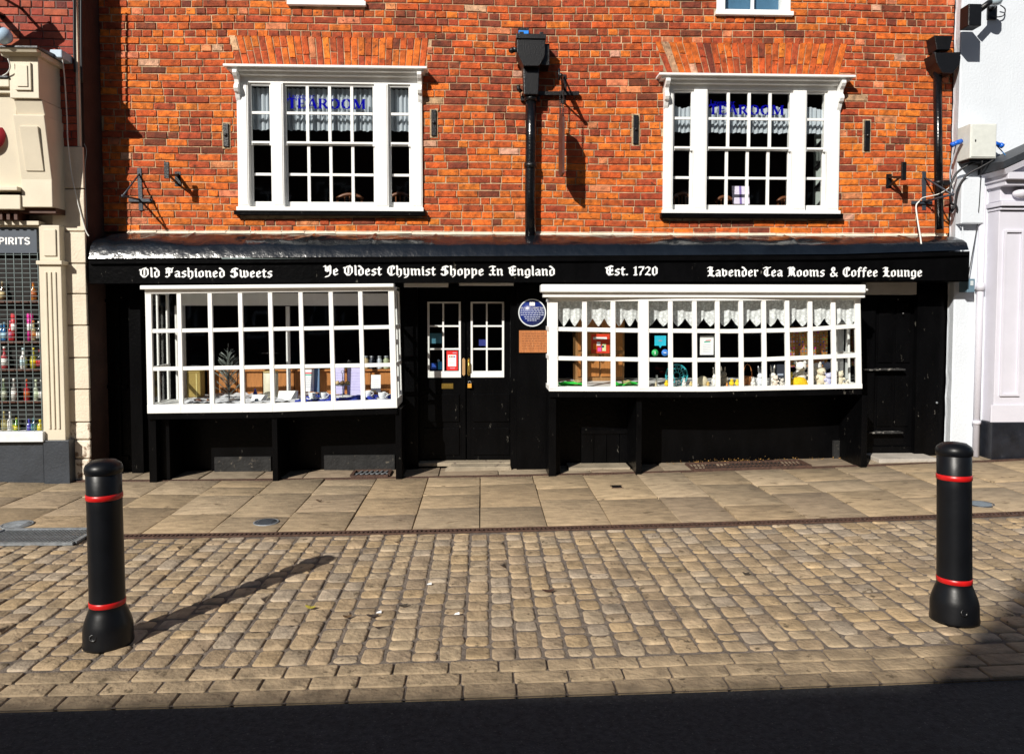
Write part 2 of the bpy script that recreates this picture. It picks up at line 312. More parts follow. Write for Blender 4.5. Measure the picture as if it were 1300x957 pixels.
SE = {  # serif capitals, height 7: (width, [(thickness, stroke)])
 'T': (5.6, [(1.2, [(2.8, 6.8), (2.8, 0)]), (.5, [(.3, 6.7), (5.3, 6.7)]), (.6, [(.4, 6.9), (.4, 5.4)]), (.6, [(5.2, 6.9), (5.2, 5.4)]), (.4, [(1.7, .2), (3.9, .2)])]),
 'E': (5.4, [(1.2, [(1.4, 6.8), (1.4, 0)]), (.5, [(.4, 6.7), (4.7, 6.7)]), (.5, [(.4, .25), (4.9, .25)]), (.5, [(1.4, 3.6), (3.9, 3.6)]), (.5, [(4.7, 6.9), (4.7, 5.3)]), (.5, [(4.9, 0), (4.9, 1.7)])]),
 'A': (6.4, [(.5, [(1.0, 0), (3.2, 7)]), (1.2, [(3.3, 7), (5.4, 0)]), (.45, [(1.7, 2.3), (4.6, 2.3)]), (.4, [(.1, .2), (1.9, .2)]), (.4, [(4.3, .2), (6.3, .2)])]),
 'R': (6.2, [(1.2, [(1.4, 6.8), (1.4, 0)]), (.5, [(.4, 6.7), (3.6, 6.7)]), (1.0, [(3.6, 6.6), (4.6, 5.9), (4.6, 4.5), (3.6, 3.6)]), (.5, [(3.8, 3.5), (1.4, 3.5)]), (1.1, [(3.0, 3.5), (5.3, .2)]), (.4, [(.4, .2), (2.4, .2)]), (.4, [(4.8, .2), (6.1, .2)])]),
 'O': (6.8, [(1.2, [(2.4, 6.4), (1.1, 5.0), (1.1, 2.0), (2.4, .6)]), (1.2, [(4.4, .6), (5.7, 2.0), (5.7, 5.0), (4.4, 6.4)]), (.5, [(2.2, 6.5), (3.4, 6.9), (4.6, 6.5)]), (.5, [(2.2, .5), (3.4, .1), (4.6, .5)])]),
 'M': (7.6, [(.5, [(1.2, 0), (1.2, 6.8)]), (1.2, [(1.4, 6.9), (3.8, .6)]), (.5, [(3.8, .3), (6.1, 6.8)]), (1.2, [(6.3, 6.9), (6.3, 0)]), (.4, [(.3, .2), (2.1, .2)]), (.4, [(5.3, .2), (7.3, .2)]), (.4, [(.2, 6.8), (1.6, 6.8)]), (.4, [(6.0, 6.8), (7.4, 6.8)])]),
 'S': (5.2, [(1.15, [(4.4, 5.5), (3.6, 6.5), (1.8, 6.5), (.9, 5.5), (1.1, 4.3), (4.0, 2.9), (4.4, 1.7), (3.6, .5), (1.6, .5), (.7, 1.5)])]),
 'P': (5.4, [(1.15, [(1.2, 7), (1.2, 0)]), (1.05, [(1.2, 6.5), (3.6, 6.5), (4.5, 5.7), (4.5, 4.2), (3.6, 3.3), (1.2, 3.3)])]),
 'I': (2.4, [(1.15, [(1.2, 7), (1.2, 0)])]),
}
SANSR = (5.6, [(1.15, [(1.2, 7), (1.2, 0)]), (1.05, [(1.2, 6.5), (3.6, 6.5), (4.5, 5.7), (4.5, 4.4), (3.6, 3.5), (1.2, 3.5)]), (1.15, [(2.8, 3.5), (4.8, 0)])])
SANST = (5.2, [(1.15, [(2.6, 7), (2.6, 0)]), (1.05, [(.2, 6.5), (5.0, 6.5)])])
def hull(pts):
    pts = sorted(set(pts))
    def half(ps):
        h = []
        for p in ps:
            while len(h) > 1 and (h[-1][0]-h[-2][0])*(p[1]-h[-2][1])-(h[-1][1]-h[-2][1])*(p[0]-h[-2][0]) <= 0: h.pop()
            h.append(p)
        return h
    a = half(pts); b = half(pts[::-1]); return a[:-1]+b[:-1]
def bl_text(mb, text, x0, x1, zbase, Y, hunit=None, slope=0, nibw=1.15, nibt=.42):
    tot = sum(BL[c][0] for c in text); u = (x1-x0)/tot; uz = hunit or u; x = 0; k = 0
    nib = [(_c*a-_s*b, _s*a+_c*b) for a, b in ((-nibw/2, -nibt/2), (nibw/2, -nibt/2), (nibw/2, nibt/2), (-nibw/2, nibt/2))]
    for ch in text:
        w, st = BL[ch]
        for s in st:
            for p, q in zip(s, s[1:]):
                h = hull([(round(p[0]+n[0], 4), round(p[1]+n[1], 4)) for n in nib]+[(round(q[0]+n[0], 4), round(q[1]+n[1], 4)) for n in nib])
                k += 1; yy = Y-.002-(k % 40)*.00004
                pts = [(x0+(x+a)*u, yy, zbase+slope*(x+a)*u+b*uz) for a, b in h]
                mb.add(pts, [tuple(range(len(pts)))])
        x += w
def se_text(mb, text, x0, x1, z0, z1, Y, sans=False):
    G_ = dict(SE)
    if sans: G_['R'] = SANSR; G_['T'] = SANST
    tot = sum(G_[c][0] for c in text); u = (x1-x0)/tot; uz = (z1-z0)/7; x = 0; k = 0
    for ch in text:
        w, st = G_[ch]
        for th, s in st:
            for p, q in zip(s, s[1:]):
                dx, dy = q[0]-p[0], q[1]-p[1]; l = math.hypot(dx, dy) or 1; nx, ny = -dy/l*th*.62, dx/l*th*.62
                k += 1; yy = Y-(k % 30)*.00004
                pts = [(p[0]+nx, p[1]+ny), (p[0]-nx, p[1]-ny), (q[0]-nx, q[1]-ny), (q[0]+nx, q[1]+ny)]
                mb.add([(x0+(x+a)*u, yy, z0+b*uz) for a, b in pts], [(0, 1, 2, 3)])
        x += w
def font_text(body, x, z, Y, size, m, name, parent, align='CENTER'):
    cu = bpy.data.curves.new('t', 'FONT'); cu.body = body; cu.size = size; cu.align_x = align; cu.resolution_u = 2
    o = bpy.data.objects.new('t', cu); COL.objects.link(o)
    bpy.context.view_layer.update()
    me = bpy.data.meshes.new_from_object(o.evaluated_get(bpy.context.evaluated_depsgraph_get()))
    bpy.data.objects.remove(o)
    b = MB(); b.add([(x+v.co.x, Y, z+v.co.y) for v in me.vertices], [tuple(p.vertices) for p in me.polygons])
    return b.build(name, m, parent)
# ================================================================ THE SETTING
Y_DR1 = PG(612, 673).y          # long drain between cobbles and flags
Y_DR2 = PG(612, 604.5).y        # drain under the shopfront
Y_K0 = PG(612, 838).y           # front edge of the cobbles
ROWK = .112
Y_K1 = Y_K0-3*ROWK
def sheet(name, m, x0, x1, y0, y1, dz, n=60):
    b = MB()
    for i in range(n):
        a, c = lerp(x0, x1, i/n), lerp(x0, x1, (i+1)/n)
        b.add([(a, y0, G(a)+dz), (c, y0, G(c)+dz), (c, y1, G(c)+dz), (a, y1, G(a)+dz)], [(0, 1, 2, 3)])
    return struct(b.build(name, m, origin=(0, 0, 0)))
sheet('ground', JOINT, -60, 60, -60, 30, -.045, 120)
sheet('mortar_bed', JOINT, -6.6, 6.9, Y_K1, Y_DR1-.03, -.008)
sheet('road', ASPH, -30, 30, -15.2, Y_K1-.005, -.012)
def stone(b, x0, x1, y0, y1, h, col, r=.02, bev=.008, dome=.004, seg=3, base=-.04, jt=1):
    """paving stone with rounded corners and worn edges"""
    cx, cy = (x0+x1)/2, (y0+y1)/2; w, d = (x1-x0)/2, (y1-y0)/2; r = min(r, w*.8, d*.8)
    prof = [(0, base), (0, h-bev), (bev*.45, h-bev*.25), (bev*1.3, h)]
    jit = [[random.uniform(-1, 1)*.32*bev*jt for _ in range(4*(seg+1))] for _ in (0, 1)]
    v = []
    for ins, z in prof:
        for ci, (sx, sy) in enumerate(((1, 1), (-1, 1), (-1, -1), (1, -1))):
            for k in range(seg+1):
                a = math.pi/2*(ci+k/seg); rr = max(r-ins, .002); j = ci*(seg+1)+k
                x = cx+sx*(w-r)+rr*math.cos(a)+jit[0][j]; y = cy+sy*(d-r)+rr*math.sin(a)+jit[1][j]
                v.append((x, y, z+G(x)))
    n = 4*(seg+1); t = random.uniform(-1, 1)*.02; t2 = random.uniform(-1, 1)*.02
    v.append((cx, cy, h+dome+G(cx)))
    v = [(x, y, z+(t*(x-cx)+t2*(y-cy) if z > G(x)-.02 else 0)) for x, y, z in v]
    fs = [(i*n+k, i*n+(k+1) % n, (i+1)*n+(k+1) % n, (i+1)*n+k) for i in range(3) for k in range(n)]
    fs += [(3*n+k, 3*n+(k+1) % n, 4*n) for k in range(n)]
    b.add(v, fs, col, True)
def tone(base, dv, palette=None):
    c = random.choice(palette) if palette else base; k = 1+random.uniform(-dv, dv)
    return tuple(min(1, a*k) for a in c)
SETTP = [(0.3336, 0.2442, 0.1463), (0.3498, 0.2604, 0.1611), (0.3175, 0.2334, 0.1434), (0.3391, 0.2632, 0.1759), (0.3606, 0.274, 0.1729), (0.3013, 0.2252, 0.1463), (0.3283, 0.2632, 0.1906), (0.3498, 0.2524, 0.1434)]
b = MB(); x = -6.4; rnd = random.Random(11)
while x < 6.6:
    w = rnd.uniform(.118, .140); y = Y_K0+.012+rnd.uniform(0, .02)
    while y < Y_DR1-.05:
        l = rnd.choice((.085, .10, .12, .14, .155, .17, .13, .19)); y2 = min(y+l, Y_DR1-.045)
        if y2-y > .04:
            ox = rnd.uniform(-.004, .004)
            stone(b, x+.006+ox, x+w-.005+ox, y, y2-.010, .0+rnd.uniform(-.005, .004), tone(None, .13, SETTP), r=rnd.uniform(.02, .034), bev=.009, dome=.0025)
        y = y2
    x += w
sett_o = struct(b.build('cobbles', SETT, origin=(0, 0, 0)))
b = MB()
for k in range(3):
    x = -6.5+rnd.uniform(0, .2); y1 = Y_K0-k*ROWK
    while x < 6.8:
        w = rnd.uniform(.21, .27)
        stone(b, x+.005, x+w-.005, y1-ROWK+.005, y1-.005, .001+rnd.uniform(-.003, .002), tone((.30, .225, .14), .12), r=.012, bev=.004, dome=.001, jt=.5)
        x += w
struct(b.build('kerb', SETT, origin=(0, 0, 0)))
# sandstone flags: columns running to the houses, stones of uneven depth
FLAGP = [(0.3404, 0.2537, 0.1558), (0.3568, 0.2642, 0.1586), (0.3296, 0.2433, 0.1474), (0.3132, 0.2354, 0.153), (0.3513, 0.2564, 0.153), (0.2969, 0.2249, 0.1418), (0.3568, 0.2721, 0.1754)]
b = MB(); x = PX(617, Y_DR2)-.52*13; rnd = random.Random(5)
while x < 8.6:
    w = rnd.uniform(.46, .60); y = Y_DR1+.05
    if x < 1.0: w = .52+rnd.uniform(-.015, .015)
    while y < Y_DR2-.12:
        l = rnd.choice((.34, .45, .62, .8, .55)); y2 = y+l
        if y2 > Y_DR2-.25: y2 = Y_DR2-.025
        stone(b, x+.004, x+w-.004, y+.004, y2-.004, rnd.uniform(-.002, .002), tone(None, .12, FLAGP), r=.006, bev=.004, dome=0, seg=1)
        y = y2
    x += w
y = 0; x = -8.5
while x < 8.6:      # the strip of stones between the drain and the wall
    w = rnd.uniform(.4, .95)
    stone(b, x+.004, x+w-.004, Y_DR2+.03, .26, .004+rnd.uniform(-.002, .002), tone(None, .10, [(.27, .215, .15), (.25, .19, .13), (.28, .22, .15)]), r=.006, bev=.004, dome=0, seg=1)
    x += w
struct(b.build('pavement', FLAG, origin=(0, 0, 0)))

def channel(name, y0, w, x0, x1, pitch, label, step):
    t = thing(name, label, 'drain', ((x0+x1)/2, y0, G((x0+x1)/2)))
    b = MB(); x = x0
    while x < x1:       # two rails and cross bars
        a, c = G(x), G(x+step)
        for s in (-1, 1):
            b.bar((x, y0+s*w*.42, a+.001), (x+step, y0+s*w*.42, c+.001), w*.16, .012, (0, 0, 1))
        x += step
    b.build('side_rail', RUST, t)
    b = MB(); x = x0
    while x < x1:
        b.bar((x, y0-w*.34, G(x)-.001), (x+.012, y0+w*.34, G(x)-.001), pitch*.42, .01, (0, 0, 1)); x += pitch
    g = b.build('grating', RUST, t); return t
channel('drain_channel', Y_DR1, .085, -6.4, 7.0, .034, 'long rusty iron slot drain between the cobbles and the flagstones', .5)
channel('drain_channel', Y_DR2, .05, -6.4, 7.0, .026, 'narrow rusty iron drain running along under the bay windows', .5)
def disc(px, py, r, m, name, label, ring):
    p = PG(px, py); t = thing(name, label, 'manhole cover', (p.x, p.y, G(p.x)))
    sl = Matrix.Rotation(-math.atan(.011+.004*p.x), 3, 'Y')
    b = MB(); b.lathe([(0, .0095), (r*.8, .0095), (r*.84, .0055), (r*.86, .004), (r*.86, -.005)][::-1], (p.x, p.y, G(p.x)), 28, rot=sl)
    for k in range(-3, 4): b.box(p.x-r*.5, p.x+r*.5, p.y+k*r*.18-.004, p.y+k*r*.18+.004, G(p.x)+.008, G(p.x)+.0125)
    b.build('lid', m, t)
    b = MB(); b.lathe([(r*.88, -.01), (r*.88, .007), (r, .0065), (r*1.0, -.01)], (p.x, p.y, G(p.x)), 28, rot=sl); b.build('rim', ring, t)
disc(22, 666, .115, STEELG, 'manhole_cover', 'pale round steel cover in the paving beside the left shop', STEELG)
disc(338, 663, .10, GREYP, 'manhole_cover', 'small dark round cover in the flagstones below the sweets window', STEELG)
disc(1245, 640, .10, flat('blue_grey_iron', (.16, .19, .22)), 'manhole_cover', 'grey blue round cover in the paving behind the right bollard', GREYP)
p = PG(783, 618); t = thing('drain_cover', 'tiny square black cover set in the flagstones', 'cover', p)
b = MB(); b.box(p.x-.045, p.x+.045, p.y-.04, p.y+.04, p.z-.01, p.z+.006)
for k in range(4): b.box(p.x-.04+k*.023, p.x-.03+k*.023, p.y-.03, p.y+.03, p.z+.006, p.z+.010)
b.build('lid', BLACKM, t)
b = MB(); b.box(p.x-.056, p.x+.056, p.y-.05, p.y-.042, p.z-.01, p.z+.006); b.box(p.x-.056, p.x+.056, p.y+.042, p.y+.05, p.z-.01, p.z+.006); b.build('frame', RUST, t)
def grate(px0, py0, px1, py1, name, label, nx, rim, barm, pit_shade=True, bw=.35, yy=None):
    a = PG(px0, py1); c = PG(px1, py0); x0, x1 = a.x, PX(px1, a.y); x1 = PG(px1, (py0+py1)/2).x; x0 = PG(px0, (py0+py1)/2).x
    y0, y1 = PG((px0+px1)/2, py1).y, PG((px0+px1)/2, py0).y
    if yy: y0, y1 = yy
    zc = lambda x: G(x)+.012
    t = thing(name, label, 'grating', ((x0+x1)/2, (y0+y1)/2, zc((x0+x1)/2)))
    b = MB()
    for yk in (y0, y1): b.bar((x0, yk, zc(x0)), (x1, yk, zc(x1)), .03, .02, (0, 0, 1))
    for xk in (x0, x1): b.bar((xk, y0+.016, zc(xk)), (xk, y1-.016, zc(xk)), .03, .018, (0, 0, 1))
    b.build('frame', rim, t)
    b = MB(); n = nx
    for k in range(1, n):
        xk = lerp(x0, x1, k/n); b.bar((xk-.02, y0+.015, zc(xk)+.001), (xk+.02, y1-.015, zc(xk)+.001), (x1-x0)/n*bw, .005, (0, 0, 1))
    b.bar((x0+.02, (y0+y1)/2, zc(x0)-.006), (x1-.02, (y0+y1)/2, zc(x1)-.006), .01, .012, (0, 0, 1))
    b.build('bars', barm, t)
    b = MB()
    b.hexa([(x0, y0, zc(x0)-.012), (x1, y0, zc(x1)-.012), (x1, y1, zc(x1)-.012), (x0, y1, zc(x0)-.012)], [(x0, y0, zc(x0)-.009), (x1, y0, zc(x1)-.009), (x1, y1, zc(x1)-.009), (x0, y1, zc(x0)-.009)])
    b.build('pit_shade', DARKROOM, t)  # thin dark sheet under the bars, stands in for the shade of the hole
grate(-14, 674, 108, 692, 'road_gully', 'wide iron gully grating at the left edge of the cobbles', 26, STEELG, STEELG, bw=.42)
grate(455, 588, 499, 600, 'vent_grating', 'short cast iron vent grating by the sweets window support', 7, RUST, STEELG, yy=(-.36, -.10))
grate(866, 579, 1016, 594, 'cellar_grating', 'long barred cellar grating under the tearoom window', 30, RUST, RUST, bw=.30, yy=(-.40, -.10))

# houses on the other side of the street, behind the camera: roof lines shaped to throw the shade on the road
YO = -17.0
def backproj(g): t = (g.y-YO)/SD.y; return g-SD*t
e0 = backproj(PG(900, 871)); e1 = backproj(PG(1165, 866)); e2 = backproj(PG(1300, 738))
slope_ = (e2.z-e1.z)/(e2.x-e1.x)
gx0 = e1.x; EAVE = e0.z; gr = 3.3; gap = EAVE+slope_*gr
o1 = thing('terrace_house', 'long plain brick terrace across the street with dark sash windows', 'house', (gx0-8, YO, 0))
def opp(root, x0, x1, eave, apex):
    b = MB(); b.box(x0, x1, YO-6, YO, -.3, eave); b.build('wall', mat('opposite_brick', (.07, .03, .02), .9, .2, 3, .4, 20), root)
    b = MB()
    if apex: b.quadxz([(x0, eave), (x1, eave), ((x0+x1)/2, apex)], YO-6, YO)
    else: b.quadyz([(YO, eave), (YO, eave+.12), (YO-3, eave+.5), (YO-6, eave+.12), (YO-6, eave)], x0-.1, x1+.05)
    b.build('roof', mat('slate_roof', (.06, .065, .07), .7, .2, 4, .3, 10), root)
    x = x0+1
    while x < x1-1.2:
        for z in (1.0, 4.0):
            if z+1.8 < eave:
                b = MB(); b.box(x, x+1.0, YO-.02, YO+.03, z, z+1.7); w = b.build('window', WHITE, root)
                b = MB()
                for i in range(2):
                    for j in range(2): b.box(x+.08+i*.45, x+.47+i*.45, YO+.0, YO+.035, z+.08+j*.82, z+.8+j*.82)
                b.build('pane', DARKROOM, w)
        x += 2.4
opp(o1, gx0-24, gx0, EAVE-.12, None)
o2 = thing('gabled_house', 'tall gabled brick house across the street', 'house', (gx0+gr+.1, YO, 0))
opp(o2, gx0+.005, gx0+2*gr, EAVE, gap)
o3 = thing('terrace_house', 'lower brick terrace across the street, right of the gabled house', 'house', (gx0+2*gr+8, YO, 0))
opp(o3, gx0+2*gr+.005, gx0+2*gr+24, EAVE, None)  # unseen terrace, added to keep bright sky out of the window reflections
print('EAVE', EAVE, 'gable', slope_, gap, 'Ykerb', Y_K0, 'dr', Y_DR1, Y_DR2)

# ================================================================ THE OLD BRICK HOUSE
XL = PX(111, -.37); XR = PX(1203)
house = thing('brick_house', 'old orange brick house with black shopfront and white bow windows', 'shop house', (0, 0, 0))
Z_LT = PZ(296); ZTOP = PZ(-70)
def brickwall(root, x0, x1, z0, z1, Y, holes, arches, course, pal, bm, mm, ang=.004, seed=3, depth=.24, hdr=.28):
    rn = random.Random(seed); b = MB()
    def wob(x, z): return z+.007*math.sin(1.3*x+.8*z)+.004*math.sin(3.1*x+2*z)
    def brick(pts, col):
        """pts: front outline (4 corners, ccw in xz)"""
        pr = rn.uniform(-.004, .003); cx = sum(p[0] for p in pts)/4; cz = sum(p[1] for p in pts)/4
        tl = rn.uniform(-.010, .010); v = []
        for ins, yy in ((0, Y+.03), (0, Y-.002+pr), (.0035, Y-.008+pr)):
            for (x, z) in pts:
                dx, dz = x-cx, z-cz; l = math.hypot(dx, dz)
                jx, jz = (rn.uniform(-.0025, .0025), rn.uniform(-.0022, .0022))
                v.append((x-math.copysign(ins, dx)+jx, yy, wob(x, z)-math.copysign(ins, dz)+jz))
        v.append((cx, Y-.0095+pr, wob(cx, cz)))
        f = [(k, (k+1) % 4, 4+(k+1) % 4, 4+k) for k in range(4)]+[(4+k, 4+(k+1) % 4, 8+(k+1) % 4, 8+k) for k in range(4)]+[(8+k, 8+(k+1) % 4, 12) for k in range(4)]
        b.add(v, f, col)
    def color(x, z):
        n = noise.noise(Vector((x*.6, z*.8, seed)))
        w = [max(.05, p[1]+p[2]*n+p[3]*(z-z0)/(z1-z0)) for p in pal]
        c = rn.choices([p[0] for p in pal], w)[0]; k = rn.uniform(.85, 1.3); return (c[0]*k, c[1]*k*rn.uniform(.88, 1.12), c[2]*k)
    z = z0; row = 0; j = .0052
    while z < z1:
        zb, zt = z+j, z+course-j; allh = rn.random() < hdr*.5
        x = x0+rn.uniform(-.2, 0)
        while x < x1:
            L = rn.uniform(.10, .118) if (allh or rn.random() < hdr) else rn.uniform(.212, .245)
            a, c = max(x+j, x0), min(x+L-j, x1); x += L
            segs = [(a, c)]
            zc_ = (zb+zt)/2
            for (h0, h1, k0, k1) in holes+[(lerp(ar[2], ar[0], (zc_-ar[4])/(ar[5]-ar[4])), lerp(ar[3], ar[1], (zc_-ar[4])/(ar[5]-ar[4])), ar[4], ar[5]) for ar in arches]:
                if zt > k0+.02 and zb < k1-.02:
                    ns_ = []
                    for (p, q) in segs:
                        if q <= h0 or p >= h1: ns_.append((p, q)); continue
                        if p < h0: ns_.append((p, h0-.003))
                        if q > h1: ns_.append((h1+.003, q))
                    segs = ns_
            for (p, q) in segs:
                if q-p > .025: brick([(p, zb), (q, zb), (q, zt), (p, zt)], color((p+q)/2, z))
        z += course; row += 1
    for (t0, t1, b0, b1, zb, zt) in arches:   # flat gauged arches: top span, bottom span
        n = int(round((t1-t0)/.074))
        for k in range(n):
            a, c = k/n, (k+1)/n; cut = rn.choice((None, .45, .55, .65, .35))
            for (u0, u1) in (((0, 1),) if cut is None else ((0, cut), (cut, 1))):
                def pt(t, u, s): return (lerp(lerp(b0, b1, t), lerp(t0, t1, t), u)+s*.004, lerp(zb, zt, u))
                q = [pt(a, u0, 1), pt(c, u0, -1), pt(c, u1, -1), pt(a, u1, 1)]
                q = [(q[0][0], q[0][1]+.003), (q[1][0], q[1][1]+.003), (q[2][0], q[2][1]-.003), (q[3][0], q[3][1]-.003)]
                brick(q, color(q[0][0], z0+.2))
    b.build('brickwork', bm, root)
    b = MB()
    xs = [x0, x1]+[h for H in holes for h in H[:2]]; zs = [z0, z1]+[h for H in holes for h in H[2:]]
    for a, c, d, e in cells(xs, zs, holes): b.box(a, c, Y+.001, Y+depth, d, e)
    b.build('mortar', mm, root)
PAL = [((.52, .115, .010), 1.3, 1.0, -.55), ((.42, .072, .010), 1.2, .2, 0), ((.30, .048, .012), .9, -.6, .45), ((.16, .032, .012), .12, -.3, .28),
       ((.52, .17, .07), .10, 0, 0), ((.50, .28, .17), .03, 0, 0), ((.57, .14, .012), .45, .8, -.35)]
# windows of the tearoom floor, measured once and used for both
class Win: pass
def win(px):   # px: [outer0, l0,l1, m0, m1, c0, c1, ..., outer1]
    w = Win(); w.px = px; return w
WL_ = dict(o0=306, o1=537.5, a0=320, a1=348.5, c0=364, c1=478, b0=495, b1=523, co0=295, co1=545, gt=110, m1=146, mr=184.5, m2=222.5, gb=257, rb=265, sill=270, black=275, cor=92, ct0=296, ct1=546, cb0=306, cb1=541)
WR_ = dict(o0=839.5, o1=1060, a0=851.5, a1=877.5, c0=894, c1=1001.5, b0=1018, b1=1045, co0=830, co1=1071, gt=112, m1=147.5, mr=186.5, m2=223, gb=257.5, rb=266, sill=270.5, black=276, cor=96, ct0=828, ct1=1069, cb0=845, cb1=1058)
holes = []; arches = []
for w in (WL_, WR_):
    holes.append((PX(w['o0']+1), PX(w['o1']-1), PZ(w['black']), PZ(w['cor']+6)))
    arches.append((PX(w['ct0']), PX(w['ct1']), PX(w['cb0']), PX(w['cb1']), PZ(93), PZ(50)))
TW = [(373, 466, 12), (905, 997, 16)]
for a, c, z in TW: holes.append((PX(a), PX(c), PZ(z), ZTOP-.35))
brickwall(house, XL, XR, Z_LT, ZTOP, 0, holes, arches, .0738, PAL, BRICK, MORTAR)
ZF0 = PZ(358, -.42); ZF1 = PZ(326, -.42)
b = MB()   # light mortar fillet over the lead
x = PX(165)
while x < PX(1192):
    x2 = x+random.uniform(.2, .5); b.hexa([(x, -.016, Z_LT+.012+random.uniform(-.004, .004)), (x2, -.016, Z_LT+.012), (x2, .02, Z_LT+.03), (x, .02, Z_LT+.03)][::-1],
        [(x, -.035, Z_LT-.016), (x2, -.035, Z_LT-.016+random.uniform(-.006, .006)), (x2, .02, Z_LT-.016), (x, .02, Z_LT-.016)]); x = x2
b.build('mortar_fillet', mat('pale_render', (.72, .64, .52), .9, .15, 8, .8, 40), house)

def sash_window(w, ex, root, seed):
    g = lambda k: PX(w[k]); z = lambda k: PZ(w[k])
    fr = MB(); yo = -.035
    zt = z('cor')-.03; zs = z('sill')
    # jambs, mullions, head, sill
    for a, c in ((g('o0'), g('a0')), (g('a1'), g('c0')), (g('c1'), g('b0')), (g('b1'), g('o1'))):
        fr.box(a, c, yo, .12, z('rb'), z('gt')+.004)
        fr.box(a+.012, c-.012, yo-.006, yo+.004, z('rb')+.02, z('gt')-.005)
    fr.box(g('o0'), g('o1'), yo+.012, .12, z('gt')+.004, zt)
    fr.box(g('o0')-.012, g('o1')+.012, yo-.03, .12, zs, z('rb'))
    f = fr.build('window_frame', WHITE, ex, bevel=.003)
    for (a, c, nc) in ((g('a0'), g('a1'), 1), (g('c0'), g('c1'), 4), (g('b0'), g('b1'), 1)):
        for (zb, ztp, zm, yy, top) in ((z('mr'), z('gt')+.004, z('m1'), .0, True), (z('rb'), z('mr')+.012, z('m2'), .035, False)):
            sb = MB(); st = .022
            if not top: zb += 0
            sb.box(a, a+st, yy, yy+.032, zb, ztp); sb.box(c-st, c, yy, yy+.032, zb, ztp)
            sb.box(a+st, c-st, yy, yy+.032, zb, zb+(.022 if top else .066)); sb.box(a+st, c-st, yy, yy+.032, ztp-.02, ztp)
            if top: sb.box(a-.002, a+st+.006, yy+.002, yy+.03, zb-.02, zb); sb.box(c-st-.006, c+.002, yy+.002, yy+.03, zb-.02, zb)
            lo = zb+(.022 if top else .066)
            for k in range(1, nc): xx = lerp(a+st/2, c-st/2, k/nc); sb.box(xx-.0155, xx+.0155, yy+.003, yy+.027, lo, ztp-.02)
            for k in range(nc):
                x0 = lerp(a+st/2, c-st/2, k/nc)+.0155; x1 = lerp(a+st/2, c-st/2, (k+1)/nc)-.0155; sb.box(x0, x1, yy+.005, yy+.025, zm-.0135, zm+.0135)
            so = sb.build('sash', WHITE, ex, bevel=.002)
            gb = MB()
            for k in range(nc):
                x0 = lerp(a+st/2, c-st/2, k/nc)+.008; x1 = lerp(a+st/2, c-st/2, (k+1)/nc)-.008
                for (q0, q1) in ((lo-.003, zm-.006), (zm+.006, ztp-.017)):
                    t = [random.uniform(-.0012, .0012) for _ in range(4)]
                    gb.add([(x0, yy+.015+t[0], q0), (x1, yy+.015+t[1], q0), (x1, yy+.015+t[2], q1), (x0, yy+.015+t[3], q1)], [(0, 1, 2), (0, 2, 3)])
            gb.build('glass', GLASS, so)
    # cornice with scroll brackets
    cb = MB(); c0, c1 = g('co0'), g('co1'); zc = z('cor')
    cb.box(c0, c1, -.17, .02, zc-.022, zc+.002); cb.box(c0+.03, c1-.03, -.13, .02, zc-.045, zc-.022); cb.box(g('o0'), g('o1'), -.075, .02, zc-.075, zc-.045)
    cb.build('cornice', WHITE, ex, bevel=.004)
    for xa in (g('o0')-.004, g('o1')-.042):
        k = MB(); pr = [(0, 0), (-.115, 0), (-.12, -.03), (-.095, -.06), (-.06, -.085), (-.05, -.12), (-.075, -.145), (-.085, -.175), (-.065, -.205), (-.04, -.215), (-.02, -.26), (-.0, -.29)]
        k.quadyz([(y-.036, zc-.046+zz) for y, zz in pr], xa, xa+.046); k.build('scroll_bracket', WHITE, ex, bevel=.004)
    sb = MB(); sb.box(g('o0')-.03, g('o1')+.03, -.085, .02, z('black')-.002, zs); sb.build('sill', BLACK, ex)
CURTP = clothmat('plain_sheer', (.72, .80, .88), .72, False)
def curtain(root, x0, x1, zt, zb, Y, name='curtain', scal=.012, amp=.014, wl=.05, m=None, topwave=0, seed=0):
    n = max(10, int((x1-x0)/.008)); b = MB(); v = []; rn = random.Random(seed); ph = rn.uniform(0, 6)
    rows = 5
    for i in range(n+1):
        x = lerp(x0, x1, i/n); y = Y+amp*math.sin(2*math.pi*x/wl+ph+1.3*math.sin(x*9))+amp*.5*math.sin(2*math.pi*x/(wl*.43))
        za = zt+topwave*abs(math.sin(x*11+ph)); zz = zb+scal*abs(math.sin(x*24+ph))
        for r in range(rows): v.append((x, y*1.0+(r/(rows-1))*.0, lerp(za, zz, r/(rows-1))))
    b.add(v, [(i*rows+r, (i+1)*rows+r, (i+1)*rows+r+1, i*rows+r+1) for i in range(n) for r in range(rows-1)], None, True)
    return b.build(name, m or CURTP, root)
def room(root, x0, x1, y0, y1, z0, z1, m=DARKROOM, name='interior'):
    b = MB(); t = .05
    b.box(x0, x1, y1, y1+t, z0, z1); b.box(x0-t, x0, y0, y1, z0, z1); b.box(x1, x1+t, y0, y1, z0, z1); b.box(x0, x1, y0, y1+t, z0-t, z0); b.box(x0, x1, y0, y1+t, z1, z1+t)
    return b.build(name, m, root)
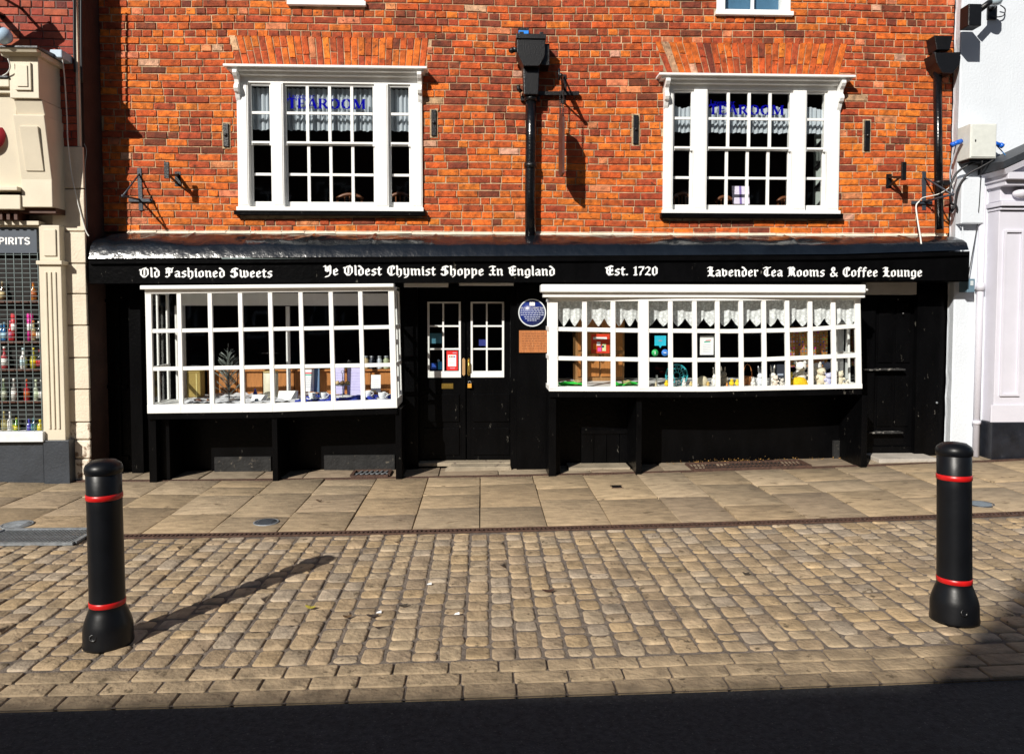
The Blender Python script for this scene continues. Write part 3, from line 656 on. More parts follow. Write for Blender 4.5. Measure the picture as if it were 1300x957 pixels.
for i, w in enumerate((WL_, WR_)):
    ex = thing('tearoom_window', '', 'window', (PX((w['o0']+w['o1'])/2), 0, PZ(w['sill']))); del ex['label']; del ex['category']
    ex.parent = house; WL[ex.name] = WL['brick_house']; ex.location = (0, 0, 0)
    sash_window(w, ex, house, i)
    g = lambda k: PX(w[k])
    zcu = PZ(166 if i == 0 else 164)
    for k, (a, c) in enumerate(((g('a0'), g('a1')), (g('c0'), g('c1')), (g('b0'), g('b1')))):
        curtain(ex, a-.02, c+.02, PZ(112 if i == 0 else 132), zcu, .10, seed=k+3*i, topwave=0 if i == 0 else .03)
    # vinyl lettering on the inside of the upper sash
    lb = MB(); x0, x1 = ((367.5, 466.5), (897, 992))[i]; y0, y1 = ((140, 127.5), (142, 129.5))[i]
    se_text(lb, 'TEAROOM', PX(x0), PX(x1), PZ(y0), PZ(y1), .013)
    lo = lb.build('lettering', BLUEL, ex)
    font_text('Lavender', PX(x0+2), PZ(y1-.2), .012, .072, BLUEL, 'lettering', ex, 'LEFT')
# upper windows (only their feet are in the picture)
for (a, c, zb) in TW:
    x0, x1, z0, z1 = PX(a), PX(c), PZ(zb), ZTOP-.35
    b = MB(); b.box(x0-.02, x1+.02, -.05, .1, z0, z0+.045); b.box(x0, x0+.09, -.012, .1, z0+.045, z1); b.box(x1-.09, x1, -.012, .1, z0+.045, z1)
    b.box(x0+.09, x1-.09, 0, .1, z0+.045, z0+.075); m_x = (x0+x1)/2; b.box(m_x-.013, m_x+.013, .012, .06, z0+.075, z1); b.box(x0+.09, x1-.09, 0, .1, z1-.05, z1)
    wf = b.build('window_frame', WHITE, house, bevel=.003)
    b = MB(); b.add([(x0+.09, .04, z0+.07), (x1-.09, .04, z0+.07), (x1-.09, .04, z1), (x0+.09, .04, z1)], [(0, 1, 2, 3)]); b.build('glass', GLASS, wf)
    b = MB(); b.box(x0, x1, .09, .10, z0+.02, z1-.02); b.build('sky_tint_sheet', flat('sky_reflection_blue', (.05, .14, .24)), wf)  # blue sheet behind the panes, imitates the sky reflected in the glass
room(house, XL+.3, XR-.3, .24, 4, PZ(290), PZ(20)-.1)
# ---------------------------------------------------------------- lead canopy, fascia and its writing
YF = -.42
FT = [(114, 330), (600, 327), (1060, 324.5), (1229, 319)]; FB = [(114, 360), (612, 358.5), (1229, 356)]
b = MB(); nx, ny = 360, 12; v = []
for i in range(nx+1):
    px = lerp(116, 1226, i/nx); x = PX(px, YF); zf = P(px, poly(FT, px), YF).z+.012
    xw = min(max(x, PX(125)), PX(1196))
    for j in range(ny+1):
        t = j/ny; y = lerp(YF-.025, -.005, t)
        amp = lerp(.027, .014, min(1, max(0, (x+4)/3)))
        z = lerp(zf, Z_LT-.010, t**.38)+amp*math.sin(math.pi*min(1, t*1.1))*(noise.noise(Vector((x*3.2, t*2.2, 1)))*1.3+noise.noise(Vector((x*9, t*5, 4)))*.6)
        z += .012*max(0, 1-abs(((x+10.1) % .62)-.31)/.018)*(1 if 0 < t < 1 else 0)
        v.append((lerp(x, xw, t), y, z))
b.add(v, [(i*(ny+1)+j, (i+1)*(ny+1)+j, (i+1)*(ny+1)+j+1, i*(ny+1)+j+1) for i in range(nx) for j in range(ny)], None, True)
b.build('lead_roof', LEAD, house)
def stripe(pts_t, pts_b, y0, y1, m, name, parent, n=24, x0=None, x1=None, dzt=0, bevel=0):
    """long board whose upper and lower edges follow the sagging lines measured at plane y0"""
    a = pts_t[0][0] if x0 is None else x0; c = pts_t[-1][0] if x1 is None else x1; b = MB()
    P_ = [(PX(lerp(a, c, i/n), y0), P(lerp(a, c, i/n), poly(pts_t, lerp(a, c, i/n)), y0).z+dzt, P(lerp(a, c, i/n), poly(pts_b, lerp(a, c, i/n)), y0).z) for i in range(n+1)]
    v = [];
    for x, zt, zb in P_: v += [(x, y0, zb), (x, y0, zt), (x, y1, zt), (x, y1, zb)]
    f = [(i*4+k, (i+1)*4+k, (i+1)*4+(k+1) % 4, i*4+(k+1) % 4) for i in range(n) for k in range(4)]+[(0, 1, 2, 3), (n*4+3, n*4+2, n*4+1, n*4)]
    b.add(v, f); return b.build(name, m, parent, bevel=bevel)
fas = stripe(FT, FB, YF, YF+.05, BLACK, 'fascia_board', house)
FT2 = [(x, y+5) for x, y in FT]
stripe(FT, FT2, YF-.03, YF+.03, BLACK, 'fascia_moulding', house)
stripe([(114, 357), (1229, 354)], [(114, 360), (1229, 357.5)], YF+.05, -.001, BLACK, 'soffit', house)
lb = MB(); YT = YF-.002
def fas_text(t, x0, x1, ytop, ybase):
    za, zb = P((x0+x1)/2, ytop, YT).z, P((x0+x1)/2, ybase, YT).z
    lb = MB(); bl_text(lb, t, PX(x0, YT), PX(x1, YT), zb, YT, (za-zb)/7.2, nibw=1.1, nibt=.42); lb.build('gothic_lettering', LETW, fas)
fas_text('Old Fashioned Sweets', 178, 347, 340, 352); fas_text('Ye Oldest Chymist Shoppe In England', 411, 705, 337.3, 349.6)
fas_text('Est. 1720', 768, 835, 337.3, 349.5); fas_text('Lavender Tea Rooms & Coffee Lounge', 897, 1170, 339, 351)
l
# ---------------------------------------------------------------- black shopfront wall
YB = -.5
XA, XB = PX(111, -.37), PX(1201)
def rect(px0, px1, py0, py1, Y): return (PX(px0, Y), PX(px1, Y), P((px0+px1)/2, py1, Y).z, P((px0+px1)/2, py0, Y).z)
HL = (PX(191, YB)+.03, PX(500, YB)-.03, P(345, 517, YB).z, P(345, 371, YB).z)
HR = (PX(703, YB)+.03, PX(1090, YB)-.03, P(890, 491, YB).z, P(890, 380, YB).z)
HD = (PX(528), PX(656), G(0)+.02, PZ(362)); HC = (PX(1112), PX(1165), G(4.6)+.10, PZ(374))
b = MB(); ztop = PZ(352)
for a, c, d, e in cells([XA, XB, -3, -2, -1, 3], [-.1, ztop], [HL, HR, HD, HC]):
    if d < 0: pass
    b.box(a, c, -.0, .22, d, e)
b.build('shopfront_wall', BLACK, house)
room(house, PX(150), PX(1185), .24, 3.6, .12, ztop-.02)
b = MB()   # posts and mouldings of the black front
def post(px0, px1, py0, Y, Y1=0): MB().box(PX(px0, Y), PX(px1, Y), Y, Y1+.001, G(PX(px0, Y))-.02, P(px0, py0, Y).z).build('pilaster', BLACK, house)
post(163, 178, 360, -.07); post(120, 128, 360, -.05); post(146, 150, 360, -.03); post(513, 530, 362, -.03)
for a, c, d, e in ((130, 160, 380, 384), (130, 160, 486, 491), (130, 160, 575, 580)): MB().box(PX(a), PX(c), -.022, .001, PZ(e), PZ(d)).build('panel_rail', BLACK, house)
post(648, 656, 362, -.10); post(656, 697, 362, -.135)
post(1165, 1198, 372, -.06)
b = MB()   # rivet heads
for px, py in ((150, 375), (154, 378), (272, 533), (371, 533), (454, 532), (857, 509), (937, 509), (1062, 508), (1140, 380), (1147, 398)): MB().ball((PX(px, -.01), -.006, PZ(py, 0)), .009, .008, .009, 8, 6).build('bolt_head', flat('grey_chipped_iron', (.10, .10, .10)), house)
# pale boards under the fascia
b = MB(); b.box(PX(513, -.2), PX(569, -.2), -.2, -.12, PZ(364.5, -.2), PZ(359, -.2)); b.build('lintel_board', WHITE, house); b = MB(); b.box(PX(583, -.2), PX(652, -.2), -.2, -.12, PZ(362.5, -.2), PZ(359, -.2)); b.build('lintel_board', WHITE, house)
b = MB(); b.box(PX(1100, -.12), PX(1163, -.12), -.12, .0, P(1130, 374, -.12).z, P(1130, 358.5, -.12).z); b.build('lintel_board', mat('dusty_white', (.5, .48, .45), .7, .1, 6, .3, 40), house)
# worn plinths
b = MB()
for a, c, zt in ((270, 342, 577), (410, 500, 576), (1060, 1098, 562)): MB().box(PX(a), PX(c), -.03, .001, G(PX(a))-.03, PZ(zt)).build('plinth', mat('worn_black_stone', (.010, .010, .010), .8, .6, 9, .8, 30, spots=(.10, .085, .065), spot_amt=.60, spot_scale=17), house)

# ---------------------------------------------------------------- shop windows
def bay(name, spec):
    ex = bpy.data.objects.new(name, None); COL.objects.link(ex); ex.parent = house; WL[ex.name] = Vector((0, 0, 0))
    a, c = spec['stile']; rails = spec['rails']; bow = spec.get('bow', 0); lean = spec.get('lean', (0, 0))
    ypx = lambda px: YB-bow*math.sin(math.pi*min(1, max(0, (px-a[0])/(c[1]-a[0]))))
    def pt(px, k, dpy=0):   # point on rail k at column px
        Y = ypx(px); t = k/(len(rails)-1); xx = px+lerp(lean[0], lean[1], (px-a[0])/(c[1]-a[0]))*t
        return P(xx, poly(rails[k], px)+dpy, Y)
    cols = spec['cols']; fr = MB(); gl = MB()
    for (w0, w1) in [a]+cols+[c]:
        m_ = (w0+w1)/2; wd = (w1-w0)/FPX*(7.95+ypx(m_))
        for k in range(3): 
            p, q = pt(m_, k), pt(m_, k+1); fr.bar(p+Vector((0, 0, 0)), q, wd, .05 if wd > .06 else .032, (0, 1, 0))
    xs = [a[0]]+[(u+v_)/2 for u, v_ in cols]+[c[1]]
    for k in range(4):
        th = spec['th'][k]
        for u, v_ in zip(xs, xs[1:]):
            n = 2 if bow else 1
            for i in range(n):
                p, q = pt(lerp(u, v_, i/n), k), pt(lerp(u, v_, (i+1)/n), k)
                p, q = Vector((p.x, p.y+.003, p.z-spec['off'][k])), Vector((q.x, q.y+.003, q.z-spec['off'][k]))
                fr.bar(p, q, th, .048 if k in (0, 3) else .027, (0, 1, 0))
    for k in range(3):
        for u, v_ in zip(xs, xs[1:]):
            q = [pt(u, k+1), pt(v_, k+1), pt(v_, k), pt(u, k)]; t = [random.uniform(-.0025, .0025) for _ in range(4)]
            gl.add([(p.x, p.y+.005+t[i], p.z) for i, p in enumerate(q)], [(0, 1, 2), (0, 2, 3)])
    # returns to the wall
    for side, px in ((0, a[0]), (1, c[1])):
        T, B_ = pt(px, 0), pt(px, 3); sx = .022 if side == 0 else -.022
        for k in range(4):
            p = pt(px, k); fr.box(p.x, p.x+sx*1.0, p.y+.028, .0, p.z-spec['th'][k]/2-spec['off'][k], p.z+spec['th'][k]/2-spec['off'][k])
        mid = (T.x+B_.x)/2
        for yy in (-.27, -.03): fr.bar((T.x+sx/2, yy, T.z), (B_.x+sx/2, yy, B_.z), .018, .026 if yy < -.1 else .05, (0, 1, 0))
        gl.add([(B_.x+sx/2, B_.y+.03, B_.z), (B_.x+sx/2, -.01, B_.z), (T.x+sx/2, -.01, T.z), (T.x+sx/2, T.y+.03, T.z)], [(0, 1, 2, 3)])
    fr.build('window_frame', WHITE, ex, bevel=.003); gl.build('glass', GLASSR, ex)
    # head board, sill box, black apron
    b = MB(); p0, p1 = pt(a[0], 0), pt(c[1], 0)
    b.box(p0.x, p1.x, YB-bow*.3+.02, 0, max(p0.z, p1.z)-.004, max(p0.z, p1.z)+.03); b.build('head_board', WHITE, ex)
    q0, q1 = pt(a[0], 3), pt(c[1], 3); zs = (q0.z+q1.z)/2-spec['off'][3]-spec['th'][3]/2
    b = MB(); o = spec['off'][3]+spec['th'][3]/2
    n = 12; v = []
    for i in range(n+1):
        px = lerp(a[0]-1, c[1]+1, i/n); p = pt(min(max(px, a[0]), c[1]), 3); v += [(p.x, p.y-.015, p.z-o-.06), (p.x, p.y-.015, p.z-o-.001), (p.x, .0, p.z-o-.001), (p.x, .0, p.z-o-.06)]
    b.add(v, [(i*4+k, (i+1)*4+k, (i+1)*4+(k+1) % 4, i*4+(k+1) % 4) for i in range(n) for k in range(4)]+[(0, 1, 2, 3), (n*4+3, n*4+2, n*4+1, n*4)])
    b.build('apron', BLACK, ex)
    # display shelf
    zsh = min(q0.z, q1.z)-spec['off'][3]+(.036 if not bow else .014)
    b = MB(); b.box(q0.x+.03, q1.x-.03, YB+.035, .5, zsh-.03, zsh); b.build('display_shelf', spec['shelf'], ex)
    return ex, zsh
LB = dict(stile=((185, 192.5), (493, 500.5)), cols=[(c-2.7, c+2.7) for c in (227.6, 266.7, 305.2, 343.2, 381.8, 420, 457.5)], lean=(3, 4),
          rails=[[(185, 371), (500, 367.5)], [(185, 420.5), (500, 415)], [(185, 468.5), (500, 463)], [(185, 519), (345, 517), (500, 512)]],
          th=[.036, .038, .038, .085], off=[-.002, 0, 0, .0], shelf=WHITE)
bl_, ZL = bay('sweets_window', LB)
RB = dict(stile=((697, 708), (1084.5, 1091.5)), cols=[(739, 745), (775, 781), (810, 823), (847.9, 853.6), (878.4, 884.1), (907.4, 913.1), (937.2, 942.9), (966.2, 971.9), (995.7, 1001.4), (1024.9, 1030.6), (1054.2, 1059.9)],
          lean=(0, 2), bow=.06, rails=[[(697, 381), (1092, 379)], [(697, 417.5), (800, 419.5), (930, 420.5), (1010, 419), (1092, 413.5)], [(697, 454.5), (860, 457), (960, 456.5), (1092, 451)], [(697, 493.5), (900, 494), (1092, 490)]],
          th=[.05, .042, .042, .046], off=[-.01, 0, 0, 0], shelf=WHITE)
br_, ZR = bay('tearoom_bow_window', RB)
stripe([(178, 362.5), (500, 360)], [(180, 367.5), (501, 364.5)], YB-.07, YB+.05, WHITE, 'cornice', bl_, bevel=.006)
stripe([(184, 367), (503, 364.5)], [(185, 371.5), (503, 368)], YB-.03, YB+.045, WHITE, 'cornice_bed', bl_, bevel=.004)
stripe([(687, 361), (1099, 361.5)], [(687, 371), (1107, 372)], YB-.14, YB+.05, WHITE, 'cornice', br_, bevel=.01)
stripe([(690, 371), (1098, 371.5)], [(690, 377.5), (1098, 378)], YB-.10, YB+.05, WHITE, 'cornice_bed', br_, bevel=.006)
b = MB(); p = P(1100, 368, YB-.14); b.ball((p.x+.02, YB-.06, p.z), .035, .05, .016, 10, 6); b.build('cornice_end', WHITE, br_)
# brackets that carry the windows
for (x0, x1, top, par) in ((185, 207, 524, bl_), (343, 350, 520, bl_), (501, 509, 517, bl_), (697, 713, 497, br_), (809, 816, 497, br_), (1097, 1104.5, 500, br_)):
    bb = MB(); xa, xc = PX(x0, YB+.01), PX(x1, YB+.01); zg = G((xa+xc)/2)-.02; zt = P(x0, top, YB).z-.02
    w = xc-xa; bb.box(xa, xa+min(w, .075), YB+.01, 0, zg, zt)
    if w > .1: bb.box(xa+.075, xc, YB+.10, 0, zg, zt)
    bb.build('support', BLACK, par, bevel=.004)
# doorway: two leaves with glazed lights
YD = .13
dx = [PX(528, YD), PX(591.5, YD), PX(656, YD)]; zd0, zd1 = .06, PZ(364, YD)
for i, (w0, w1, rp) in enumerate(((542.5, 585, (562.6,)), (597.5, 640, (618,)))):
    d = bpy.data.objects.new('door', None); COL.objects.link(d); d.parent = house; WL[d.name] = Vector((0, 0, 0))
    b = MB(); x0, x1 = dx[i]+.006, dx[i+1]-.006; a, c = PX(w0, YD), PX(w1, YD); zt, zb = PZ(383, YD), PZ(479, YD)
    for q in cells([x0, x1], [zd0, zd1], [(a, c, zb, zt)]): b.box(q[0], q[1], YD, YD+.045, q[2], q[3])
    for (u0, u1, y0_, y1_) in ((.07, -.07, 500, 535), (.07, -.07, 543, 577)): b.box(x0+u0, x1+u1, YD-.014, YD+.002, PZ(y1_, YD), PZ(y0_, YD)); 
    b.build('door_leaf', BLACK, d, bevel=.003)
    b = MB(); ml = PX(rp[0], YD)
    b.box(a, a+.022, YD-.014, YD+.03, zb, zt); b.box(c-.022, c, YD-.014, YD+.03, zb, zt); b.box(a+.022, c-.022, YD-.014, YD+.03, zt-.018, zt); b.box(a+.022, c-.022, YD-.014, YD+.03, zb, PZ(471, YD))
    b.box(ml-.009, ml+.009, YD-.006, YD+.028, PZ(471, YD), zt-.018)
    for py in (414, 443): b.box(a+.022, ml-.009, YD-.004, YD+.027, PZ(py, YD)-.009, PZ(py, YD)+.009); b.box(ml+.009, c-.022, YD-.004, YD+.027, PZ(py, YD)-.009, PZ(py, YD)+.009)
    b.build('glazing_frame', WHITE, d, bevel=.002)
    b = MB(); b.add([(a, YD+.015, zb), (c, YD+.015, zb), (c, YD+.016, zt), (a, YD+.015, zt)], [(0, 1, 2, 3)]); b.build('glass', GLASSR, d)
    b = MB()
    px = (586.5, 590.3) if i == 0 else (593, 597); pa, pc = PX(px[0], YD-.01), PX(px[1], YD-.01)
    b.quadxz([(pa, PZ(475, YD)), ((pa+pc)/2, PZ(477, YD)), (pc, PZ(475, YD)), (pc, PZ(456, YD)), ((pa+pc)/2, PZ(454, YD)), (pa, PZ(456, YD))], YD-.012, YD+.001)
    if i: b.tube([((pa+pc)/2, YD-.01, PZ(457, YD)), ((pa+pc)/2, YD-.05, PZ(460, YD)), ((pa+pc)/2, YD-.05, PZ(470, YD)), ((pa+pc)/2, YD-.01, PZ(474, YD))], .007, 8)
    b.build('handle_plate', TANP if i == 0 else BRASS, d)
    if i == 0:
        b = MB(); b.box(PX(560, YD), PX(575, YD), YD-.008, YD+.001, PZ(493, YD), PZ(486.5, YD)); b.box(PX(562, YD), PX(573, YD), YD-.012, YD-.007, PZ(491.5, YD), PZ(488.5, YD)); b.build('letter_flap', BRASS, d)
cx = PX(596, YD-.03); t = thing('padlock', 'small orange brass padlock hanging on the black double doors', 'padlock', (cx, YD-.03, PZ(492, YD)))
b = MB(); b.box(cx-.022, cx+.022, YD-.04, YD-.018, PZ(492, YD), PZ(486.5, YD)); b.build('body', flat('orange_brass', (.62, .3, .04), .4), t, bevel=.004)
b = MB(); z = PZ(487, YD); b.tube([(cx-.014, YD-.029, z), (cx-.014, YD-.029, z+.02), (cx-.008, YD-.029, z+.03), (cx+.008, YD-.029, z+.03), (cx+.014, YD-.029, z+.02), (cx+.014, YD-.029, z)], .0035, 6); b.build('shackle', STEELG, t)
b = MB(); b.box(PX(530), PX(654), -.0, .3, -.02, .055); b.quadxz([(PX(560, -.06), -.03), (PX(650, -.06), -.03), (PX(648, -.06), .045), (PX(572, -.06), .045)], -.16, .0); b.build('doorstep', FLAG_ if 'FLAG_' in globals() else mat('step_stone', (.3, .25, .18), .8, .2, 6, .5, 50, spots=(.12, .09, .07), spot_amt=.6, spot_scale=9), house, bevel=.006)
STEP = MATS['step_stone']
b = MB(); xa, xc = PX(722, -.2), PX(800, -.2); b.box(xa, xc, -.27, -.0, G(xa)-.02, G(xa)+.035); b.build('cellar_step', STEP, house, bevel=.006)
b = MB(); xa, xc = PX(738), PX(803); zt = PZ(545)
for k in range(4): b.box(lerp(xa, xc, k/4)+.003, lerp(xa, xc, (k+1)/4)-.003, -.03, .001, G(xa)+.03, zt)
b.box(xa, xc, -.045, -.0301, zt-.05, zt-.01); b.build('cellar_hatch', BLACK, house)
xa, xc = PX(1106, -.1), PX(1180, -.1); b = MB(); b.box(xa, xc, -.33, .0, G(xa)-.02, G(xa)+.045); b.build('side_doorstep', mat('pale_step', (.42, .38, .33), .8, .15, 6, .5, 50), house, bevel=.006)
sd = bpy.data.objects.new('side_door', None); COL.objects.link(sd); sd.parent = house; WL[sd.name] = Vector((0, 0, 0))
b = MB(); xa, xc = HC[0]+.005, HC[1]-.005; b.box(xa, xc, .05, .1, HC[2], HC[3]-.005)
for py0, py1 in ((385, 462), (480, 545)): b.box(xa+.05, (xa+xc)/2-.02, .035, .052, PZ(py1), PZ(py0)); b.box((xa+xc)/2+.02, xc-.05, .035, .052, PZ(py1), PZ(py0))
b.build('door_leaf', BLACK, sd, bevel=.003)
b = MB()
for py, a, c in ((469.5, 1098, 1150), (551, 1105, 1149)): MB().box(PX(a, -.02), PX(c, -.02), -.04, .04, PZ(py+2, 0), PZ(py, 0)).build('weather_board', mat('chipped_black', (.02, .02, .02), .6, .4, 9, .6, 30, spots=(.35, .33, .3), spot_amt=.56, spot_scale=18), sd)
b = MB(); b.ball((PX(1187), -.075, PZ(513)), .012, .012, .012, 10, 8); b.build('door_knob', STEELG, sd)
# ================================================================ FIXTURES ON THE OLD HOUSE
# central rainwater pipe
t = thing('drainpipe', 'tall black cast iron drainpipe with hopper between the tearoom windows', 'drainpipe', (PX(672, -.08), 0, PZ(325)))
b = MB(); xp = PX(673.5, -.09); b.tube([(xp, -.09, PZ(326, -.2)+.02), (xp-.004, -.09, PZ(250)), (xp+.002, -.09, PZ(180)), (xp, -.09, PZ(122))], .056, 16); b.build('pipe', PIPEB, t)
b = MB()
for py in (212, 128): b.tube([(xp, -.09, PZ(py+3)), (xp, -.09, PZ(py-3))], .068, 16)
for s_ in (-1, 1): b.box(xp+s_*.065, xp+s_*.10, -.05, .001, PZ(129), PZ(123))
b.build('collar', BLACKM, t)
b = MB(); b.quadxz([(xp-.075, PZ(126)), (xp+.075, PZ(126)), (xp+.085, PZ(92)), (xp-.085, PZ(92))], -.18, -.01); b.build('outlet', BLACKM, t, bevel=.01)
b = MB(); v = []
b.quadxz([(xp-.085, PZ(93)), (xp+.075, PZ(93)), (xp+.12, PZ(84)), (xp+.135, PZ(78)), (xp+.135, PZ(60)), (xp-.15, PZ(60)), (xp-.15, PZ(76)), (xp-.12, PZ(84))], -.25, -.02)
b.box(xp-.16, xp+.145, -.265, -.02, PZ(60), PZ(54)); b.box(xp-.13, xp-.08, -.23, -.05, PZ(54), PZ(50)); b.box(xp+.08, xp+.12, -.23, -.05, PZ(54), PZ(50))
b.box(xp+.07, xp+.185, -.2, -.01, PZ(90), PZ(63)); b.build('hopper', BLACKM, t, bevel=.004)
b = MB(); b.tube([(xp-.13, -.15, PZ(70)), (xp-.19, -.17, PZ(70))], [.02, .03], 12); b.lathe([(.0, PZ(75)), (.03, PZ(73)), (.035, PZ(70)), (.0, PZ(67))], (xp-.20, -.17, 0), 10)
b.tube([(xp-.1, -.1, PZ(120)), (xp-.13, -.1, PZ(116)), (xp-.13, -.1, PZ(112))], .02, 8); b.build('side_spout', BLACKM, t)
b = MB(); xo = PX(664.5, -.12); b.box(xo-.055, xo+.055, -.12, .02, PZ(56), PZ(40)); b.build('outlet_chute', BLACKM, t)
b = MB(); b.box(xo-.052, xo+.05, -.128, -.1201, PZ(56), PZ(44)); b.build('blue_tape', flat('bright_blue_plastic', (.01, .22, .75)), t)
# right rainwater pipe
t = thing('drainpipe', 'black drainpipe with a flared hopper near the white building', 'drainpipe', (PX(1189, -.08), 0, PZ(292)))
b = MB(); b.tube([(PX(1190, -.09), -.09, PZ(290)), (PX(1186, -.09), -.09, PZ(190)), (PX(1182.5, -.09), -.09, PZ(84))], .042, 14); b.build('pipe', PIPEB, t)
b = MB(); x = PX(1181); b.quadxz([(x-.055, PZ(93)), (x+.06, PZ(93)), (x+.13, PZ(82)), (x+.14, PZ(66)), (x-.145, PZ(68)), (x-.12, PZ(80))], -.2, -.005); b.build('hopper', BLACKM, t, bevel=.008)
b = MB(); x = PX(1178); b.quadxz([(x-.07, PZ(62)), (x+.07, PZ(62)), (x+.10, PZ(44)), (x-.10, PZ(44))], -.16, -.005); b.tube([(x-.03, -.08, PZ(67)), (x-.03, -.08, PZ(60))], .04, 10); b.build('upper_outlet', BLACKM, t, bevel=.005)
b = MB(); b.tube([(PX(1187, -.09), -.09, PZ(232)), (PX(1187, -.09), -.09, PZ(228))], .055, 12); b.box(PX(1187), PX(1195), -.1, -.0, PZ(233), PZ(227)); b.build('collar', BLACKM, t)
# hanging sign seen edge-on
t = thing('hanging_sign', 'narrow dark sign board hanging edge-on from an iron bracket', 'sign', (PX(712), 0, PZ(224)))
def L3(px, py, Y): p = P(px, py, Y); return (p.x, p.y, p.z)
b = MB(); b.bar(L3(716, 95, -.01), L3(715, 131, -.01), .05, .014, (0, 1, 0)); xw = PX(716)
b.bar((xw, 0, PZ(113)), (PX(711, -.47), -.47, PZ(113)+.0), .018, .018, (0, 0, 1)); b.bar((xw-.01, 0, PZ(96)), (PX(712, -.44), -.44, PZ(114)), .014, .014, (0, 0, 1))
b.bar((xw, 0, PZ(131)), (PX(712, -.42), -.42, PZ(116)), .014, .014, (0, 0, 1))
b.bar(L3(682, 119, -.05), L3(735, 119, -.05), .038, .03, (0, 1, 0))
b.ball((PX(711, -.48), -.48, PZ(113)), .022, .022, .022, 10, 8)
b.tube([(PX(709, -.30), -.30, PZ(98)), (PX(709, -.30), -.30, PZ(112))], .012, 8); b.build('bracket', BLACKM, t)
xi, xo_ = PX(708.5, -.15), PX(713.5, -.41)
b = MB(); zt, zb = PZ(146, -.3), P(712, 222, -.41).z
pr = [(0, zb+.06), (.5, zb-.0), (1, zb+.02), (1, zt-.04), (.5, zt+.03), (0, zt)]
v = []
for s_ in (0, .022): v += [(lerp(xi, xo_, u)+s_, lerp(-.15, -.41, u), z) for u, z in pr]
b.add(v, [tuple(range(5, -1, -1)), tuple(range(6, 12))]+[(i, (i+1) % 6, (i+1) % 6+6, i+6) for i in range(6)]); b.build('board', mat('faded_sign_red', (.08, .025, .018), .5, .3, 14, .1, 60), t)
b = MB()
for u in (.12, .88):
    x, y = lerp(xi, xo_, u)+.011, lerp(-.15, -.41, u); z = zt-.02
    while z < PZ(116, y): b.tube([(x+.007*math.cos(a), y+.002*math.sin(a), z+.010+.012*math.sin(a)) for a in [k*math.pi/3 for k in range(7)]], .003, 5, closed_ends=False); z += .019
b.build('chain', BLACKM, t)
# folded steel sign brackets (left and right)
def tri_bracket(px, py0, py1, barx, bary, tip, label, L=.40):
    t = thing('wall_bracket', label, 'bracket', (PX(px), 0, PZ(py1)), 'triangular iron sign brackets on the brick wall')
    m_ = mat('blue_grey_iron_paint', (.035, .045, .06), .4, .2, 20, .2, 80)
    b = MB(); b.bar((PX(px), -.012, PZ(py0)), (PX(px+1), -.012, PZ(py1)), .042, .014, (0, 1, 0)); b.build('wall_plate', m_, t, bevel=.002)
    b = MB(); b.bar((PX(barx[0]), -.028, PZ(bary)), (PX(barx[1]), -.028, PZ(bary)), .032, .016, (0, 1, 0)); b.build('cross_bar', m_, t, bevel=.002)
    T = P(tip[0], tip[1], -L); b = MB(); b.tube([(PX(px), -.01, PZ(py0+7)), T], .009, 6); b.tube([(PX(px), -.03, PZ(bary-1)), T], .011, 6); b.ball(T, .018, .018, .018, 8, 6); b.build('rod', m_, t)
tri_bracket(181.5, 217, 270, (168, 198), 257.5, (156, 249), 'triangular iron bracket without a sign, beside the left building')
tri_bracket(1168, 214, 264, (1152, 1178), 254.5, (1209, 247), 'triangular iron bracket without a sign, behind the right drainpipe')
def arm_bracket(xw_, pyw, xe, pye0, pye1, label):
    t = thing('arm_bracket', label, 'bracket', (PX(xw_), 0, PZ(pyw)), 'short iron arm brackets on the brick wall')
    b = MB(); pe = P(xe, (pye0+pye1)/2, -.27); b.box(pe.x-.024, pe.x+.024, -.285, -.262, P(xe, pye1, -.27).z, P(xe, pye0, -.27).z); b.build('end_plate', BLACKM, t, bevel=.003)
    b = MB(); w = P(xw_, pyw, 0); b.bar(w, (pe.x, -.27, P(xe, pye1-4, -.27).z), .03, .022, (0, 0, 1)); b.bar((w.x, 0, w.z-.10), (pe.x, -.2, P(xe, pye1-6, -.27).z-.01), .018, .014, (0, 0, 1)); b.build('arm', BLACKM, t)
    b = MB(); b.box(w.x-.03, w.x+.03, -.012, .001, w.z-.12, w.z+.03); b.build('wall_plate', BLACKM, t)
arm_bracket(226, 222, 212, 206, 227, 'small black iron arm bracket on bricks left of the left tearoom window')
arm_bracket(1128, 225, 1147, 206, 229, 'small black iron arm bracket on bricks right of the right tearoom window')
for px, y0, y1, w_, lab in ((291.5, 161, 190, 3.4, 'black iron wall anchor left of the left tearoom window'), (552, 141, 174, 3.2, 'black iron wall anchor right of the left tearoom window'),
                        (805, 145, 182, 3.2, 'black iron wall anchor left of the right tearoom window'), (1095, 149, 188, 3.4, 'black iron wall anchor right of the right tearoom window')):
    t = thing('wall_anchor', lab, 'wall anchor', (PX(px), 0, PZ(y1)), 'iron wall anchors beside the tearoom windows')
    b = MB(); b.box(PX(px-w_), PX(px+w_), -.030, .0, PZ(y1), PZ(y0)); b.ball((PX(px), -.032, PZ((y0+y1)/2)), .018, .018, .018, 8, 6); b.build('plate', BLACKM, t, bevel=.004)
    b = MB(); b.box(PX(px-w_-1.8), PX(px+w_+1.8), -.0125, .0, PZ(y1+2), PZ(y0-2)); b.build('mortar_patch', MORTAR, t)
